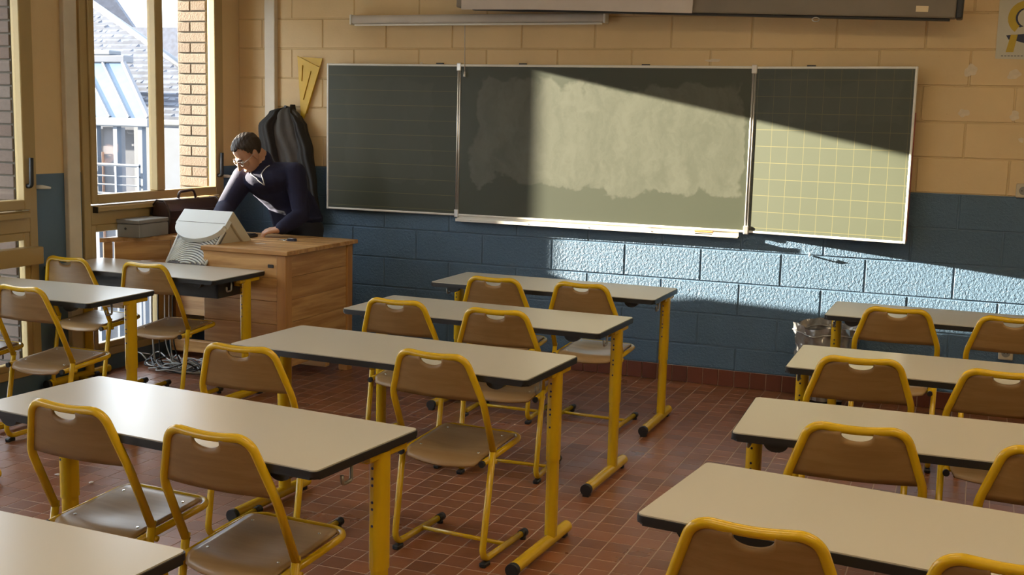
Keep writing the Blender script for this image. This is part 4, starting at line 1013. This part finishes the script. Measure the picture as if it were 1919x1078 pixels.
npart('roof_deck', add_prism(bmesh.new(), [(-24, 9.75), (-7.85, 9.75), (-16.2, 13.3), (-24, 13.3)], 1.30, 1.36), 'ext_roof')
top = (-7.85 - stp * N * 2.36, eaveY + stp * N, eaveZ + stp * 0.95 * N)
npart('hip_ridge', add_tube(bmesh.new(), [(-7.85, eaveY, eaveZ + 0.05), (top[0], top[1], top[2] + 0.05)], 0.07, 8), 'ext_trim', True)
nb2 = empty('slate_roofed_house', (-14, 20, -3)); tag(nb2, 'distant house with steep slate roof behind the neighbouring building', 'building')
bm = bmesh.new()
for face in ([(-26, 19.2, 2.5), (-8, 19.2, 2.5), (-8, 20.0, 3.80), (-18.86, 20.0, 3.97), (-19.49, 20.0, 4.72), (-21.0, 20.0, 6.6), (-26, 20.0, 6.6)],):
    v0 = [bm.verts.new(p) for p in face]; v1 = [bm.verts.new((p[0], p[1] + 0.3, p[2] - 0.15)) for p in face]; bm.faces.new(v0); bm.faces.new(list(reversed(v1)))
    for i in range(len(v0)): bm.faces.new((v0[i], v1[i], v1[(i + 1) % len(v0)], v0[(i + 1) % len(v0)]))
bmesh.ops.translate(bm, vec=(14, -20, 3), verts=bm.verts); mesh_obj('roof', bm, 'ext_roof2', nb2)
bm = add_box(bmesh.new(), -26, -8, 20.05, 22, -3, 2.6); bmesh.ops.translate(bm, vec=(14, -20, 3), verts=bm.verts); mesh_obj('wall', bm, 'ext_wall', nb2)
# glass canopy in the corner of the neighbouring building
cn = empty('glass_canopy', (-9.6, 8.3, -3)); tag(cn, 'sloping glass canopy with grey bars outside the window', 'canopy')
def cpart(name, bm, mat, sm=False):
    bmesh.ops.translate(bm, vec=(9.6, -8.3, 3.0), verts=bm.verts); return mesh_obj(name, bm, mat, cn, smooth=sm)
lowY, lowZ, hiY, hiZ = 8.2, 1.52, 9.5, 2.47
def cp(x, t): return (x, lowY + (hiY - lowY) * t, lowZ + (hiZ - lowZ) * t)
cxr_lo, cxr_hi = -8.87, -10.44
n = 5; lo_x = [cxr_lo - 0.39 * k for k in range(n + 1)]; hi_x = [cxr_hi - 0.45 * k for k in range(n + 1)]
for k in range(n):
    bm = bmesh.new(); a = [cp(lo_x[k + 1], 0), cp(lo_x[k], 0), cp(hi_x[k], 1), cp(hi_x[k + 1], 1)]
    v0 = [bm.verts.new(p) for p in a]; v1 = [bm.verts.new((p[0], p[1], p[2] - 0.015)) for p in a]; bm.faces.new(v0); bm.faces.new(list(reversed(v1)))
    for i in range(4): bm.faces.new((v0[i], v1[i], v1[(i + 1) % 4], v0[(i + 1) % 4]))
    cpart('pane', bm, 'ext_glass')
for k in range(n + 1): cpart('rafter', add_tube(bmesh.new(), [cp(lo_x[k], 0), cp(hi_x[k], 1)], 0.05 if k == 0 else 0.03, 6), 'ext_wall' if k == 0 else 'ext_beam')
cpart('ridge_box', add_box(bmesh.new(), -14.0, cxr_hi + 0.06, 9.45, 9.70, 2.46, 2.59, 0.02), 'ext_wall'); cpart('ridge_cap', add_box(bmesh.new(), -14.0, cxr_hi - 0.25, 9.45, 9.75, 2.59, 2.68, 0.02), 'ext_trim')
cpart('gutter', add_box(bmesh.new(), -14.0, cxr_lo + 0.05, 8.12, 8.30, 1.38, 1.52, 0.02), 'ext_beam')
for x in (-9.02, -9.52, -9.93): cpart('post', add_box(bmesh.new(), x - 0.04, x + 0.04, 8.16, 8.26, -3.0, 1.40), 'ext_beam')
cpart('panel', add_box(bmesh.new(), -9.93, -9.56, 8.35, 8.45, -3.0, 1.36), 'ext_wall'); cpart('orange_panel', add_box(bmesh.new(), -10.4, -9.90, 8.28, 8.33, -3.0, 0.95), 'ext_orange')
cpart('dark_doorway', add_box(bmesh.new(), -10.0, -8.98, 9.2, 9.3, -3.0, 1.36), 'ext_dark')
for z in (0.76, 0.58, 0.44, 0.30): cpart('handrail', add_tube(bmesh.new(), [(-11.5, 8.05, z), (-8.95, 8.05, z)], 0.028 if z > 0.7 else 0.014, 6), 'ext_beam')
for x in (-9.42, -10.3, -8.97): cpart('rail_post', add_box(bmesh.new(), x - 0.02, x + 0.02, 8.03, 8.07, -3.0, 0.76), 'ext_beam')
# added brick block, out of view, that keeps the low sun off the other windows
wg = empty('sun_blocker', (-20.0, -9.1, -3.0)); tag(wg, 'added unseen brick block outside, keeping sun off the other windows', 'building')
box('wall', -0.9, 0.9, -14.0, 5.62, 0, 9.4, 'brick_red', wg); box('blocker_cap', -1.0, 1.0, -14.1, 5.68, 9.4, 9.6, 'ext_wall', wg)

# ------------------------------------------------------------------ floor tiles, the 300 largest in view as pieces
bpy.context.view_layer.update(); dg = bpy.context.evaluated_depsgraph_get()
tile = bmesh.new(); c_ = 0.0012; hw_ = 0.0480
fr = [tile.verts.new(p) for p in ((-hw_ + c_, -hw_ + c_, 0), (hw_ - c_, -hw_ + c_, 0), (hw_ - c_, hw_ - c_, 0), (-hw_ + c_, hw_ - c_, 0))]
bk = [tile.verts.new(p) for p in ((-hw_, -hw_, -0.0012), (hw_, -hw_, -0.0012), (hw_, hw_, -0.0012), (-hw_, hw_, -0.0012))]
tile.faces.new(fr)
for i in range(4): tile.faces.new((fr[i], bk[i], bk[(i + 1) % 4], fr[(i + 1) % 4]))
tme = bpy.data.meshes.new('floor_tile'); bmesh.ops.recalc_face_normals(tile, faces=tile.faces); tile.to_mesh(tme); tile.free(); tme.materials.append(M['tile'])
MWI = cam.rotation_euler.to_matrix().transposed(); vis, rest = [], []
rt = random.Random(3)
for i in range(-14, 57):
    for j in range(0, 96):
        x, y = i * 0.1 + 0.0, -0.05 - 0.1 * j
        if x - 0.05 < XL or y < YB: continue
        q = MWI @ (Vector((x, y, 0)) - cam.location); ok = False
        if q.z < -0.3:
            px, py = F_PX * q.x / -q.z, F_PX * q.y / -q.z
            if abs(px) < IMG_W / 2 + 10 and abs(py) < IMG_H / 2 + 10:
                d = Vector((x, y, -0.0025)) - cam.location
                hit, loc, nr, idx, ho, mx = SC.ray_cast(dg, cam.location, d.normalized())
                ok = hit and (loc - cam.location).length > d.length - 0.02
        (vis if ok else rest).append((-q.z, x, y))
vis.sort(); sel, more = vis[:300], vis[300:]
for _, x, y in sel: mesh_obj('floor_tile', tme, None, floor, (x, y, rt.uniform(-0.0004, 0.0004)))
V, Fc = [], []
for _, x, y in more + rest:
    dz = rt.uniform(-0.0004, 0.0004); b0 = len(V)
    for v in tme.vertices: V.append((v.co.x + x, v.co.y + y, v.co.z + dz))
    for p in tme.polygons: Fc.append([b0 + k for k in p.vertices])
me = bpy.data.meshes.new('floor_tiles_field'); me.from_pydata(V, [], Fc); me.update(); me.materials.append(M['tile'])
o = mesh_obj('floor_tiles', me, None, floor); o['kind'] = 'stuff'
